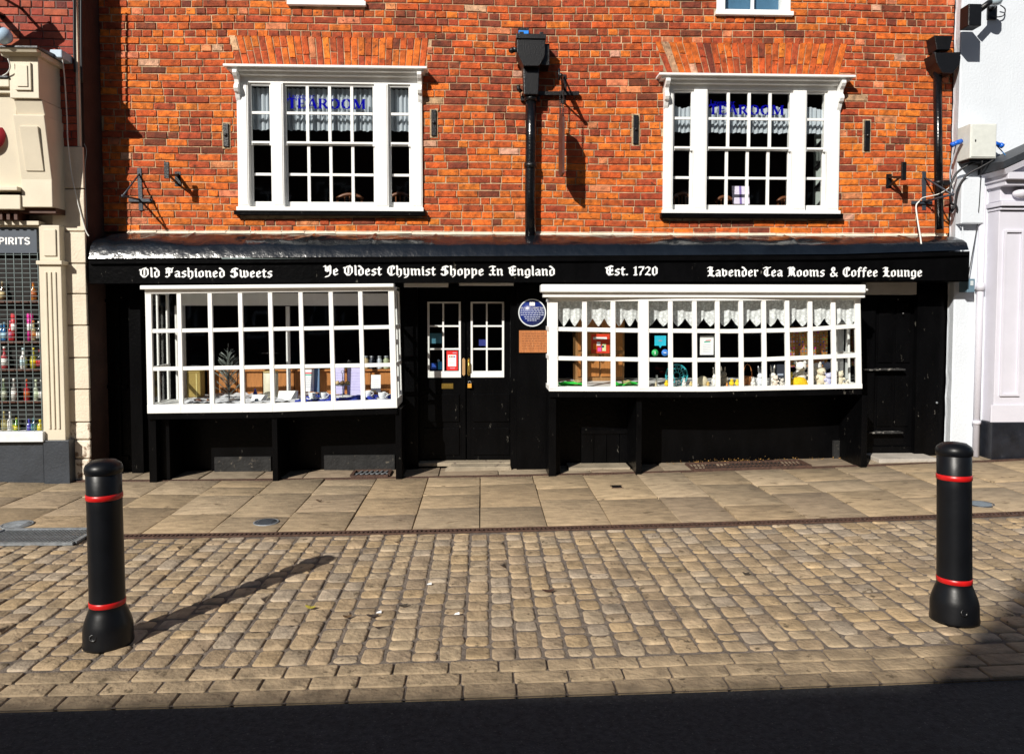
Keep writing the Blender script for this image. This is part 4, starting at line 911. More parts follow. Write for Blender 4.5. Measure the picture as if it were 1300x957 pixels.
# blue plaque
c = P(675.5, 397, -.14); t = thing('wall_plaque', 'round blue plaque with white writing beside the double doors', 'plaque', (c.x, -.14, c.z-.15))
rot = Matrix.Rotation(R(90), 3, 'X'); r_ = 17.6/FPX*7.81
b = MB(); b.lathe([(0, -.014), (r_*.93, -.014), (r_*.93, .0)][::-1], (c.x, -.135, c.z), 48, rot=Matrix.Rotation(R(90), 3, 'X')); b.v = [Vector((v.x, -.136-abs(v.y+.135), v.z)) for v in b.v]; pl = b.build('disc', PLQ, t)
b = MB(); n = 48
for k in range(n):
    a0, a1 = 2*math.pi*k/n, 2*math.pi*(k+1)/n
    def q(a, rr, y): return (c.x+rr*math.cos(a), y, c.z+rr*math.sin(a))
    b.add([q(a0, r_*.92, -.135), q(a1, r_*.92, -.135), q(a1, r_*.92, -.156), q(a0, r_*.92, -.156), q(a0, r_, -.156), q(a1, r_, -.156), q(a1, r_, -.135), q(a0, r_, -.135)], [(0, 1, 2, 3), (3, 2, 5, 4), (4, 5, 6, 7)])
b.build('rim', flat('pale_rim', (.62, .66, .68)), t)
b = MB(); yy = -.1515
b.box(c.x-.028, c.x+.028, yy-.001, yy, c.z+.072, c.z+.103)
b.quadxz([(c.x-.028, c.z+.104), (c.x-.02, c.z+.116), (c.x-.01, c.z+.106), (c.x, c.z+.118), (c.x+.01, c.z+.106), (c.x+.02, c.z+.116), (c.x+.028, c.z+.104)], yy-.001, yy); b.build('crest', LETW, pl)
font_text('THE OLDEST CHEMIST SHOP', c.x, c.z+.044, yy, .021, LETW, 'writing', pl)
b = MB(); rn = random.Random(4)
for i, hw in enumerate((.118, .122, .123, .12, .085, .075, .05)):
    z = c.z+.030-i*.019; x = c.x-hw
    while x < c.x+hw:
        l = rn.uniform(.012, .03); b.box(x, min(x+l, c.x+hw), yy-.0006, yy, z, z+.0065); x += l+.006
b.build('fine_writing', flat('pale_blue_letters', (.55, .6, .75)), pl)
x0, x1 = PX(659, -.14), PX(696.5, -.14); z0, z1 = P(678, 447.5, -.14).z, P(678, 419.5, -.14).z
t = thing('wooden_notice', 'small square brown wooden notice board below the blue plaque', 'notice', ((x0+x1)/2, -.14, z0))
b = MB(); b.box(x0, x1, -.155, -.135, z0, z1); b.build('board', WOODN, t, bevel=.002)
b = MB(); rn = random.Random(9)
for i in range(7):
    x = x0+.03; z = z1-.035-i*.026
    while x < x1-.04: l = rn.uniform(.012, .04); b.box(x, min(x+l, x1-.02), -.1562, -.1551, z, z+.006); x += l+.01
b.build('carved_lines', flat('faded_carving', (.2, .07, .025)), t)
# door notices
p0, p1 = P(567, 470, YD), P(581, 445.5, YD)
t = thing('card_poster', 'red payment cards notice with white panel inside the left door glass', 'notice', (p0.x, YD, p0.z))
b = MB(); b.box(p0.x, p1.x, YD+.004, YD+.010, p0.z, p1.z); b.build('red_card', flat('signal_red', (.75, .02, .015)), t)
b = MB(); b.box(lerp(p0.x, p1.x, .12), lerp(p0.x, p1.x, .86), YD+.002, YD+.0035, lerp(p0.z, p1.z, .2), lerp(p0.z, p1.z, .8)); b.build('white_panel', LETW, t)
for i, (cc, nm) in enumerate((((.7, .08, .02), 'orange'), ((.1, .3, .08), 'green'), ((.55, .02, .05), 'crimson'), ((.03, .12, .5), 'navy'))):
    b = MB(); x = lerp(p0.x, p1.x, .22+i*.15); b.box(x, x+.013, YD+.0005, YD+.0015, lerp(p0.z, p1.z, .66), lerp(p0.z, p1.z, .74)); b.build('card_mark', flat(nm+'_mark', cc), t)
b = MB(); 
for i in range(5): b.box(lerp(p0.x, p1.x, .2), lerp(p0.x, p1.x, .55+.2*(i % 2)), YD+.0005, YD+.0015, lerp(p0.z, p1.z, .58-i*.07), lerp(p0.z, p1.z, .595-i*.07))
b.box(lerp(p0.x, p1.x, .3), lerp(p0.x, p1.x, .75), YD+.002, YD+.003, lerp(p0.z, p1.z, .09), lerp(p0.z, p1.z, .12)); b.box(lerp(p0.x, p1.x, .55), lerp(p0.x, p1.x, .9), YD+.002, YD+.003, lerp(p0.z, p1.z, .88), lerp(p0.z, p1.z, .92))
b.build('print_lines', flat('grey_print', (.35, .4, .5)), t)
for nm, (x0, y0, x1, y1), cc, lab in (('sticker', (547, 469, 554, 461), (.02, .08, .45), 'dark blue sticker in the lower left door pane'), ('sticker', (556, 469, 561.5, 459), (.03, .3, .62), 'light blue sticker with a pale disc in the lower left door pane'),
        ('opening_hours_card', (545.5, 436, 561, 423), (.06, .2, .28), 'blue green card in the middle pane of the left door'), ('sticker', (608, 439, 617, 431), (.02, .03, .2), 'dark blue sticker in the middle pane of the right door')):
    p0, p1 = P(x0, y0, YD+.03), P(x1, y1, YD+.03); b = MB(); b.box(p0.x, p1.x, YD+.022, YD+.026, p0.z, p1.z)
    o = b.build(nm, flat('tint%d' % int(cc[2]*100+x0), cc)); tag(o, lab, 'sticker' if nm == 'sticker' else 'card')
p0 = P(556.5, 457.5, YD+.02); b = MB(); b.lathe([(0, 0), (.014, 0), (.014, .003), (0, .003)], (p0.x, YD+.02, p0.z), 14, rot=Matrix.Rotation(R(90), 3, 'X')); tag(b.build('round_sticker', flat('pale_blue_sticker', (.3, .4, .55))), 'tiny round pale sticker above the blue door sticker', 'sticker')
# ================================================================ WHAT THE WINDOWS SHOW
def zh(px_h, Y): return px_h*(Y-CAM.y)/FPX
def put(name, label, cat, px, Y, zs, group=None): return thing(name, label, cat, (PX(px, Y), Y, zs), group)
# --- sweets window: joinery behind
b = MB(); z = ZL; b.box(HL[0]-.02, HL[0]+.02, 0.0, .23, ZL, HL[3]); b.build('window_reveal', WHITE, bl_)
b = MB(); b.box(HL[0], HL[1], .0, .09, PZ(388), HL[3]+.02); b.build('window_valance', WHITE, bl_)
b = MB(); b.box(PX(362), PX(366.5), .02, .05, ZL, PZ(389)); b.build('window_post', WHITE, bl_)
b = MB(); b.box(PX(206), PX(211), .02, .05, ZL, PZ(389)); b.build('window_post', WHITE, bl_)
b = MB(); YP = .42
for a, c in ((262, 300), (301, 332), (333, 372), (373, 404), (405, 440), (441, 470), (471, 510)): b.box(PX(a, YP), PX(c, YP)-.004, YP, YP+.03, ZL, P(400, 471, YP).z)
b.box(PX(262, YP), PX(510, YP), YP-.03, YP+.03, P(400, 471, YP).z, P(400, 468.5, YP).z); b.build('pine_partition', WOODP, bl_)
def cloth(px0, px1, ya, yb, zs, m, name, label, amp=.02, edge=0, seed=0):
    n, k = 40, 12; b = MB(); v = []
    for i in range(n+1):
        for j in range(k+1):
            y = lerp(ya, yb, j/k); x = PX(lerp(px0, px1, i/n), ya)+.03*noise.noise(Vector((j*.5, seed, 0)))*(1 if i in (0, n) else 0)
            v.append((x, y, zs+.004+amp*abs(noise.noise(Vector((x*9, y*9, seed))))*2+edge*(j == k)))
    b.add(v, [(i*(k+1)+j, (i+1)*(k+1)+j, (i+1)*(k+1)+j+1, i*(k+1)+j+1) for i in range(n) for j in range(k)], None, True)
    return tag(b.build(name, m), label, 'cloth')
cloth(222, 374, -.44, .36, ZL, WCLOTH, 'display_cloth', 'rumpled white cloth spread on the shelf of the sweets window', .03, 0, 1)
cloth(372, 497, -.44, .1, ZL, BLUEC, 'display_cloth', 'rumpled royal blue cloth at the right of the sweets window shelf', .045, 0, 2)
def boxthing(name, label, cat, px0, px1, py1, Y, zs, dep, m, part='carton', bev=.003):
    x0, x1 = PX(px0, Y), PX(px1, Y); h = P((px0+px1)/2, py1, Y).z-zs; t = thing(name, label, cat, ((x0+x1)/2, Y+dep/2, zs))
    b = MB(); b.box(x0, x1, Y, Y+dep, zs, zs+h); b.build(part, m, t, bevel=bev); return t, x0, x1, h
t, x0, x1, h = boxthing('gift_box', 'tall golden brown box standing behind the first panes of the sweets window', 'box', 236, 253, 473, .0, ZL+.02, .12, flat('golden_card', (.30, .21, .05)))
b = MB(); b.box(x0+.09, x0+.1, -.003, .0, ZL+.02, ZL+.02+h-.01); b.build('ribbon', flat('pale_gold', (.6, .5, .2)), t)
b = MB(); b.box(x0-.004, x1+.004, -.004, .124, ZL+.02+h, ZL+.035+h); b.build('lid', flat('golden_card', (.30, .21, .05)), t)
def shade(px, py0, py1, Y, r, label):
    c = P(px, py1, Y); h = P(px, py0, Y).z-ZL-.02; t = thing('cream_canister', label, 'canister', (c.x, Y, ZL+.02))
    b = MB(); b.lathe([(r*.96, 0), (r, .01), (r, h*.94), (r*.97, h*.95), (r*.97, h), (0, h)], (c.x, Y, ZL+.02), 20); b.build('body', flat('cream_card', (.62, .58, .45)), t)
    b = MB(); b.lathe([(r*1.02, h*.94), (r*1.02, h*1.0), (0, h*1.01)], (c.x, Y, ZL+.02), 20); b.build('lid', flat('dull_gold', (.4, .3, .12)), t)
shade(344, 471, 498, -.0, .075, 'cream cylinder canister beside the feather tree in the sweets window')
# tinsel tree
cx, cy = PX(289, -.22), -.22; zt_ = P(289, 436, -.22).z
t = thing('feather_tree', 'silver grey tinsel tree standing in the sweets window', 'ornamental tree', (cx, cy, ZL))
b = MB(); b.tube([(cx, cy, ZL+.01), (cx, cy, zt_)], [.007, .003], 6); b.build('trunk', flat('dark_wire', (.03, .03, .03)), t)
b = MB(); b.lathe([(.0, .014), (.10, .012), (.115, 0), (.09, .0)][::-1], (cx, cy, ZL+.006), 24); b.build('base', flat('brown_base', (.10, .075, .05)), t)
b = MB(); rn = random.Random(2); H = zt_-ZL
for k in range(64):
    f = rn.uniform(.10, .97) ; z0 = ZL+H*(.06+f*.86); L = .19*(1-f)**.6+.03; a = k*2.4; up = rn.uniform(.55, 1.1)
    d = Vector((math.cos(a), math.sin(a)*.7, up)).normalized()
    base = Vector((cx, cy, z0-H*.04)); b.tube([base, base+d*L], .003, 4)
    for q in range(int(L/.006)):
        p = base+d*(.012+q*.006); e = Vector((rn.uniform(-1, 1), rn.uniform(-1, 1), rn.uniform(-.4, 1))).normalized()*.018; s_ = d.cross(e).normalized()*.0022
        b.add([p-s_, p+s_, p+e], [(0, 1, 2)])
b.build('branches', mat('tinsel_grey', (.20, .23, .21), .45, .3, 40, 0, metal=.2), t)
# cups
def cup(px, py, Y, h, label):
    x, z = PX(px, Y), ZL+.035; r = h*.62; t = thing('teacup', label, 'teacup', (x, Y, z), 'white teacups on the blue cloth')
    b = MB(); b.lathe([(r*.5, 0), (r*.55, h*.06), (r*.85, h*.35), (r, h), (r*.93, h), (r*.8, h*.4), (0, h*.15)], (x, Y, z), 20); b.build('bowl', flat('china_white', (.8, .82, .84), .2), t)
    b = MB(); b.tube([(x+r*.85, Y-.01, z+h*.8), (x+r*1.35, Y-.01, z+h*.85), (x+r*1.45, Y-.01, z+h*.5), (x+r*.8, Y-.01, z+h*.25)], h*.07, 6); b.build('handle', flat('china_white', (.8, .82, .84), .2), t)
    b = MB(); b.lathe([(0, .004), (r*1.3, .010), (r*1.55, .018), (r*1.3, .004), (0, 0)], (x, Y, z-.008), 22); b.build('saucer', flat('china_white', (.8, .82, .84), .2), t)
cup(395, 505, -.33, .062, 'white teacup on the blue cloth below the price list, left of the pair')
cup(409, 503, -.30, .064, 'white teacup on the blue cloth nearest the cake stand')
cup(484, 503, -.33, .066, 'white teacup at the right end of the blue cloth')
cup(466, 500, -.2, .066, 'white teacup behind the cake stand beside the white card')
# papers
def card(name, label, cat, px0, px1, py0, py1, Y, m, marks=(), lean=.02, th=.003):
    a, c = P(px0, py1, Y), P(px1, py0, Y); t = thing(name, label, cat, ((a.x+c.x)/2, Y, a.z))
    b = MB(); b.hexa([(a.x, Y, a.z), (c.x, Y, a.z), (c.x, Y+lean, c.z), (a.x, Y+lean, c.z)], [(a.x, Y+th, a.z), (c.x, Y+th, a.z), (c.x, Y+lean+th, c.z), (a.x, Y+lean+th, c.z)]); s0 = b.build('sheet', m, t)
    for i, (u0, v0, u1, v1, mm) in enumerate(marks):
        b = MB(); pp = [(lerp(a.x, c.x, u), Y+lean*v_-.0015, lerp(a.z, c.z, v_)) for u, v_ in ((u0, v0), (u1, v0), (u1, v1), (u0, v1))]; b.add(pp, [(0, 1, 2, 3)]); b.build('print', mm, t)
    return t
GR = flat('grey_print', (.35, .4, .5)); REDM = flat('red_print', (.7, .05, .06)); TEALM = flat('teal_print', (.05, .45, .32))
card('price_list', 'white leaflet with a red and green stripe behind the teacups', 'leaflet', 386, 398, 469, 497, -.05, LETW, [(.1, .80, .85, .86, REDM), (.1, .72, .8, .77, TEALM)]+[(.1, .6-.08*i, .9, .612-.08*i, GR) for i in range(6)])
card('folder', 'blue grey folder standing beside the striped leaflet', 'folder', 398.5, 405, 468, 498, -.04, flat('slate_blue_card', (.12, .2, .32)))
card('paper_sheet', 'pale lilac paper sheet standing behind the cake stand', 'paper', 425, 437, 467, 500, .0, flat('lilac_paper', (.62, .58, .85)), [(.1, .2+.1*i, .9, .21+.1*i, flat('lilac_print', (.4, .36, .7))) for i in range(7)])
card('paper_sheet', 'wide pale lilac paper sheet right of the cake stand', 'paper', 441, 458, 467, 502, .02, flat('lilac_paper', (.62, .58, .85)), [(.1, .2+.1*i, .9, .21+.1*i, flat('lilac_print', (.4, .36, .7))) for i in range(7)])
card('menu_card', 'white folded card with a yellow mark at the right of the sweets window', 'card', 471, 483, 476, 498, -.1, LETW, [(.1, .03, .55, .1, flat('yellow_print', (.8, .6, .03)))]+[(.15, .3+.1*i, .85, .31+.1*i, GR) for i in range(5)])
card('white_packet', 'low white packet lying on the white cloth near the blue cloth', 'packet', 352, 376, 497, 508, -.28, LETW, lean=.06, th=.03)
card('white_packet', 'low white packet lying in front of the pine boards right of the feather tree', 'packet', 318, 337, 502, 511, -.3, LETW, lean=.06, th=.03)
# cake stand and buns
x, Y = PX(434, -.3), -.3; z0 = ZL+.03; t = thing('cake_stand', 'two tier wire cake stand on the blue cloth', 'cake stand', (x, Y, z0))
zp = P(434, 489, Y).z
b = MB(); b.tube([(x, Y, z0), (x, Y, P(434, 474, Y).z)], .004, 8); rr = .014; zc = P(434, 472, Y).z; b.tube([(x+rr*math.cos(a), Y, zc+rr*math.sin(a)) for a in [k*math.pi/5 for k in range(11)]], .003, 6, closed_ends=False); b.build('stem', STEELG, t)
b = MB(); b.lathe([(0, .003), (.075, .004), (.08, .008), (.075, 0), (0, 0)], (x, Y, zp), 24); b.build('upper_plate', STEELG, t)
b = MB(); b.lathe([(0, .003), (.10, .004), (.105, .008), (.1, 0), (0, 0)], (x, Y, z0+.02), 24); b.build('lower_plate', LETW, t)
for i, (dx_, cc, lb_) in enumerate(((-.05, (.6, .45, .25), 'pale bun at the left on the upper cake stand plate'), (.0, (.12, .07, .03), 'dark bun in the middle of the upper cake stand plate'), (.052, (.5, .38, .2), 'pale bun at the right on the upper cake stand plate'))):
    b = MB(); b.ball((x+dx_, Y-.02, zp+.025), .026, .026, .020, 12, 8); b.ball((x+dx_+.006, Y-.024, zp+.04), .014, .014, .010, 8, 6); tag(b.build('bun', flat('bun%d' % i, cc, .7)), lb_, 'bun')
for px, py, cc, lb_, rx in ((249, 512, (.12, .05, .03), 'brown chocolate bar lying on the white cloth at left', .04), (262, 513, (.2, .08, .03), 'tiny brown sweet lying beside the chocolate bar', .012), (324, 508, (.02, .04, .07), 'dark wrapped bar propped on the white cloth', .02)):
    p = PX(px, -.38); b = MB(); b.ball((p, -.38, ZL+.035), rx, .02, .012, 10, 6); b.box(p-rx*.8, p+rx*.8, -.39, -.37, ZL+.025, ZL+.043); tag(b.build('sweet', flat('sw%d' % px, cc, .4)), lb_, 'sweet')
x = PX(322.5, -.1); b = MB(); b.lathe([(.02, 0), (.022, .04), (.01, .065), (.008, .085), (.0, .086)], (x, -.1, ZL+.03), 14); tag(b.build('bottle', flat('cobalt_glass', (.01, .02, .2), .1)), 'small cobalt blue bottle in front of the pine boards', 'bottle')
# jars on top of the partition and pendant lamps
zj = P(400, 468.5, YP).z
for i, (px, cc, lb_) in enumerate(((464, (.45, .36, .2), 'sand coloured jar, leftmost on top of the pine partition'), (472, (.05, .06, .08), 'dark jar on top of the pine partition'), (481, (.5, .55, .6), 'pale jar on top of the pine partition'), (490, (.35, .4, .25), 'greenish jar nearest the window corner on the pine partition'), (498, (.5, .42, .3), 'tan jar at the far right on the pine partition'))):
    t = thing('jar', lb_, 'jar', (PX(px, YP), YP, zj), 'jars on the partition'); b = MB(); b.lathe([(.03, 0), (.032, .01), (.032, .10), (.022, .12), (.022, .128)], (PX(px, YP), YP, zj), 16); b.build('jar_glass', flat('jar%d' % i, cc, .2), t)
    b = MB(); b.lathe([(.026, .125), (.026, .145), (0, .147)], (PX(px, YP), YP, zj), 16); b.build('lid', STEELG, t)
for px, py, Y, lab in ((243, 465, 1.1, 'steel dome pendant lamp low at the left of the sweets shop'), (340, 449, 1.5, 'steel dome pendant lamp in the middle of the sweets shop')):
    c = P(px, py, Y); t = thing('pendant_lamp', lab, 'pendant lamp', c); b = MB(); b.lathe([(.20, 0), (.19, .03), (.13, .085), (.05, .12), (.02, .16)], c, 28); b.build('lamp_shade', mat('brushed_steel', (.6, .65, .7), .25, .1, 5, 0, metal=1), t)
    b = MB(); b.tube([(c.x, c.y, c.z+.15), (c.x, c.y, ztop-.03)], .005, 6); b.build('cord', BLACKM, t)
# --- tearoom bow window
curt_y = YB+.06
for i in range(11):
    e = [711, 743, 778.5, 812, 851, 881, 910.5, 940, 969, 998.5, 1028, 1057, 1084]
for i, (a, c) in enumerate(zip([709, 743, 779, 822, 852, 882, 911, 941, 970, 999, 1029, 1058], [742, 778, 812, 850.5, 880.5, 910, 939.5, 968.5, 998, 1027, 1057, 1086])):
    # scalloped lace pelmet: alternating pointed tongues
    n = 3 if i < 3 else 2; b = MB(); x0, x1 = PX(a, curt_y), PX(c, curt_y); zt = P((a+c)/2, 381, curt_y).z; off = .35*(i % 2)
    v = []; N = 36
    for k in range(N+1):
        u = k/N; x = lerp(x0, x1, u); ph = (u*(n*.8)+off) % 1.0; tri = abs(ph-.5)*2
        zb = P((a+c)/2, 414.5-tri**1.2*10.5, curt_y).z; y = curt_y+.010*math.sin(ph*6.283)+.004*math.sin(x*120)
        for r in range(4): v.append((x, y, lerp(zt, zb, r/3)))
    b.add(v, [(k*4+r, (k+1)*4+r, (k+1)*4+r+1, k*4+r+1) for k in range(N) for r in range(3)], None, True); b.build('lace_curtain', LACE, br_)
cloth(711, 742, -.42, -.2, ZR, GREENC, 'display_cloth', 'bright green cloth at the left end of the tearoom window', .03, 0, 3)
cloth(781, 811, -.42, -.2, ZR, GREENC, 'display_cloth', 'bright green cloth left of the thick mullion', .03, 0, 4)
def nest(px, Y, zs, label):
    x = PX(px, Y); b = MB(); rn = random.Random(px)
    for k in range(7): r = .045+rn.uniform(-.006, .008); z = zs+.02+k*.005; b.tube([(x+r*math.cos(a), Y+r*math.sin(a), z+rn.uniform(-.004, .004)) for a in [q*math.pi/6 for q in range(13)]], .0035, 5, closed_ends=False)
    tag(b.build('straw_nest', flat('straw', (.5, .42, .2), .8)), label, 'nest')
nest(733, -.35, ZR, 'straw nest on the green cloth at the left end'); nest(796, -.35, ZR, 'straw nest on the green cloth beside the thick mullion')
# cabinet with poster
Y = .15; x0, x1 = PX(731, Y), PX(793, Y); zc0, zc1 = ZR, P(760, 400, Y).z
t = thing('pine_cabinet', 'orange pine cabinet standing behind the left tearoom panes', 'cabinet', ((x0+x1)/2, Y, ZR))
b = MB(); b.box(x0, x1, Y, Y+.3, zc0, zc1); b.build('carcass', mat('mid_pine', (.30, .15, .05), .6, .2, 8, .1, 30, stretch=(9, 9, 1)), t)
zm = P(760, 447, Y).z
for u0, u1, z0, z1 in ((.04, .48, zc0+.05, zm-.02), (.52, .96, zc0+.05, zm-.02)):
    b = MB(); b.box(lerp(x0, x1, u0), lerp(x0, x1, u1), Y-.02, Y-.0001, z0, z1); b.build('cupboard_door', WOODP, t, bevel=.004)
for u0, u1 in ((.04, .48), (.52, .96)):
    b = MB(); b.box(lerp(x0, x1, u0), lerp(x0, x1, u1), Y-.02, Y-.0001, zm+.02, zc1-.03); b.build('upper_door', WOODP, t, bevel=.004)
card('poster', 'red and orange poster with white letters in the second tearoom pane', 'poster', 750.5, 774, 424, 448.5, -.35, flat('poster_red', (.62, .04, .01)),
     [(.1, .72, .85, .84, LETW), (.3, .4, .5, .6, flat('poster_white', (.75, .8, .85))), (.35, .1, .55, .3, flat('poster_pink', (.8, .1, .4))), (.6, .12, .8, .5, flat('poster_pale', (.7, .75, .4))), (.1, .2, .3, .5, flat('poster_orange', (.85, .2, .01))), (.55, .3, .7, .4, flat('poster_blue', (.02, .1, .4)))], .0)
# stickers on the fourth pane
CY = flat('cyan_sticker', (.02, .48, .65)); a, c = P(829.5, 438.5, YB+.01), P(844, 426, YB+.01); yb = a.y-.052
t = thing('speech_bubble_sticker', 'cyan speech bubble sticker in the pane right of the thick mullion', 'sticker', (a.x, yb, a.z))
b = MB(); m_ = (a.x+c.x)/2; b.quadxz([(a.x, a.z), (m_-.015, a.z), (m_, a.z-.025), (m_+.015, a.z), (c.x, a.z), (c.x, c.z), (a.x, c.z)][::1], yb, yb+.003); b.build('bubble', CY, t)
b = MB(); b.box(m_-.018, m_+.018, yb-.0012, yb-.0002, (a.z+c.z)/2-.004, (a.z+c.z)/2+.004); b.build('print', flat('dull_pink', (.45, .25, .3)), t)
for px, cc, nm in ((830, (.03, .45, .12), 'round green sticker under the cyan speech bubble'), (842.5, (.03, .2, .65), 'round blue sticker under the cyan speech bubble')):
    p = P(px, 447.3, YB+.01); t = thing('round_sticker', nm, 'sticker', (p.x, yb, p.z-.03)); b = MB(); b.lathe([(0, 0), (.034, 0), (.034, .003), (0, .003)], (p.x, yb, p.z), 24, rot=Matrix.Rotation(R(90), 3, 'X')); b.build('disc', flat('st%d' % px, cc), t)
    b = MB(); (b.box(p.x-.004, p.x+.004, yb-.006, yb-.0035, p.z-.016, p.z+.016) if px < 835 else b.box(p.x-.014, p.x+.014, yb-.006, yb-.0035, p.z-.004, p.z+.004)); b.build('mark', LETW, t)
t = card('framed_menu', 'white menu in a thin black frame in the tearoom window', 'menu', 886.5, 908, 424.5, 452.5, YB+.0, BLACKM, [], .0, .006)
a, c = P(888.5, 450.5, YB-.002), P(906, 426.5, YB-.002)
b = MB(); b.box(a.x, c.x, YB-.004, YB-.001, a.z, c.z); b.build('menu_page', LETW, t)
for (u0, v0, u1, v1, mm) in [(.3, .66, .75, .72, TEALM), (.4, .74, .8, .78, REDM)]+[(.2, .15+.09*i, .8, .165+.09*i, GR) for i in range(5)]:
    b = MB(); b.add([(lerp(a.x, c.x, u), YB-.0055, lerp(a.z, c.z, v_)+(u-.5)*.01) for u, v_ in ((u0, v0), (u1, v0), (u1, v1), (u0, v1))], [(0, 1, 2, 3)]); b.build('print', mm, t)
# filigree plate
c = P(859, 476.5, -.36); r = 14.2/FPX*(7.95-.36); t = thing('filigree_plate', 'round turquoise filigree plate standing upright among the toys', 'plate', (c.x, -.36, c.z-r))
TQ = flat('turquoise_enamel', (.04, .40, .46), .3); b = MB()
for rr, th in ((r, .006), (r*.62, .004), (r*.3, .004)): b.tube([(c.x+rr*math.cos(a), -.36+.02*0, c.z+rr*math.sin(a)) for a in [k*math.pi/12 for k in range(25)]], th, 6, closed_ends=False)
for k in range(12):
    a = k*math.pi/6; b.tube([(c.x+r*.3*math.cos(a), -.36, c.z+r*.3*math.sin(a)), (c.x+r*.62*math.cos(a+.25), -.36, c.z+r*.62*math.sin(a+.25)), (c.x+r*math.cos(a), -.36, c.z+r*math.sin(a))], .0035, 5)
    b.tube([(c.x+r*.8*math.cos(a+.26)+.018*math.cos(q), -.36, c.z+r*.8*math.sin(a+.26)+.018*math.sin(q)) for q in [j*math.pi/3 for j in range(7)]], .003, 5, closed_ends=False)
b.build('fretwork', TQ, t)
b = MB(); b.tube([(c.x-.05, -.33, ZR+.002), (c.x-.03, -.35, c.z-r+.01), (c.x+.03, -.35, c.z-r+.01), (c.x+.05, -.33, ZR+.002)], .004, 6); b.build('stand', BRASS, t)
x = PX(834.5, -.36); t = thing('candle', 'slim white candle left of the turquoise plate', 'candle', (x, -.36, ZR)); b = MB(); b.lathe([(.010, .012), (.010, P(834, 476, -.36).z-ZR), (0, P(834, 476, -.36).z-ZR+.003)], (x, -.36, ZR), 12); b.build('wax', LETW, t)
b = MB(); b.lathe([(.03, 0), (.032, .012), (.012, .014)], (x, -.36, ZR), 16); b.build('candle_holder', flat('china_white', (.8, .82, .84), .2), t)
def bunny(px, Y, h, col, label, ears=.34, grp='white toy rabbits in the tearoom window'):
    x = PX(px, Y); z = ZR; t = thing('toy_rabbit', label, 'toy rabbit', (x, Y, z), grp); m_ = flat('plush_%d%d' % (int(col[0]*100), int(col[2]*100)), col, .9)
    bh = h*(1-ears); b = MB(); b.ball((x, Y, z+bh*.36), bh*.33, bh*.30, bh*.37, 14, 10); b.ball((x, Y-.01, z+bh*.80), bh*.25, bh*.24, bh*.24, 14, 10); b.ball((x, Y-bh*.26, z+bh*.74), bh*.09, bh*.08, bh*.07, 8, 6)
    for s_ in (-1, 1): b.ball((x+s_*bh*.2, Y-bh*.28, z+bh*.07), bh*.12, bh*.16, bh*.07, 8, 6); b.ball((x+s_*bh*.27, Y-bh*.16, z+bh*.45), bh*.08, bh*.1, bh*.16, 8, 6)
    b.build('body', m_, t)
    for s_ in (-1, 1):
        b = MB(); b.ball((x+s_*bh*.12, Y, z+bh*.95+h*ears*.45), bh*.07, bh*.04, h*ears*.55, 10, 8, rot=Matrix.Rotation(s_*.12, 3, 'Y')); b.build('ear', m_, t)
    for s_ in (-1, 1): b = MB(); b.ball((x+s_*bh*.1, Y-bh*.24, z+bh*.84), bh*.03, bh*.02, bh*.03, 6, 5); b.build('eye', BLACKM, t)
def chick(px, Y, h, col, label):
    x = PX(px, Y); z = ZR; t = thing('toy_chick', label, 'toy chick', (x, Y, z), 'toy chicks in the tearoom window'); b = MB(); b.ball((x, Y, z+h*.34), h*.36, h*.34, h*.34, 14, 10); b.ball((x, Y-.006, z+h*.76), h*.23, h*.23, h*.23, 12, 8); b.build('body', flat('chick_%d' % int(col[1]*100), col, .85), t)
    b = MB(); b.lathe([(h*.07, 0), (0, h*.13)], (x, Y-h*.2, z+h*.74), 6, rot=Matrix.Rotation(R(90), 3, 'X')); b.build('beak', flat('beak_orange', (.8, .25, .02)), t)
def bear(px, Y, h, col, label, cat='teddy bear', ear=1, z0=None, mcol=None):
    x = PX(px, Y); z = ZR if z0 is None else z0; t = thing('soft_toy', label, cat, (x, Y, z)); m_ = flat('fur_%d%d%d' % (int(col[0]*100), int(col[1]*100), int(col[2]*100)), col, .95)
    b = MB(); b.ball((x, Y, z+h*.32), h*.26, h*.24, h*.33, 14, 10); b.ball((x, Y-.02, z+h*.74), h*.23, h*.22, h*.21, 14, 10); b.ball((x, Y-h*.24, z+h*.69), h*.10, h*.09, h*.08, 8, 6)
    for s_ in (-1, 1):
        b.ball((x+s_*h*.2, Y, z+h*.9), h*.08*ear, h*.05, h*.08*ear, 8, 6); b.ball((x+s_*h*.26, Y-h*.12, z+h*.42), h*.09, h*.16, h*.10, 8, 6); b.ball((x+s_*h*.2, Y-h*.25, z+h*.08), h*.11, h*.17, h*.09, 8, 6)
    b.build('body', m_, t); b = MB(); b.ball((x, Y-h*.33, z+h*.72), h*.035, h*.02, h*.025, 6, 5); b.build('nose', BLACKM, t)
    for s_ in (-1, 1): b = MB(); b.ball((x+s_*h*.08, Y-h*.215, z+h*.79), h*.025, h*.02, h*.025, 6, 5); b.build('eye', BLACKM, t)
hh = lambda n: n/FPX*7.6
YW, CR, GY, YE = (.82, .80, .76), (.72, .62, .42), (.30, .27, .22), (.85, .58, .02)
chick(847, -.42, hh(8), YE, 'yellow toy chick at the left foot of the turquoise plate'); bunny(869, -.42, hh(11), YW, 'small white toy rabbit at the right foot of the turquoise plate')
bunny(833, -.42, hh(7), CR, 'tiny cream toy rabbit beside the slim candle')
chick(878, -.4, hh(6), (.7, .55, .25), 'tiny tan toy chick right of the small white rabbit')
x = PX(893, -.38); b = MB(); b.ball((x, -.38, ZR+.045), .055, .04, .055, 16, 10); tag(b.build('cream_egg', flat('egg_cream', (.68, .6, .42))), 'large cream egg under the framed menu', 'egg')
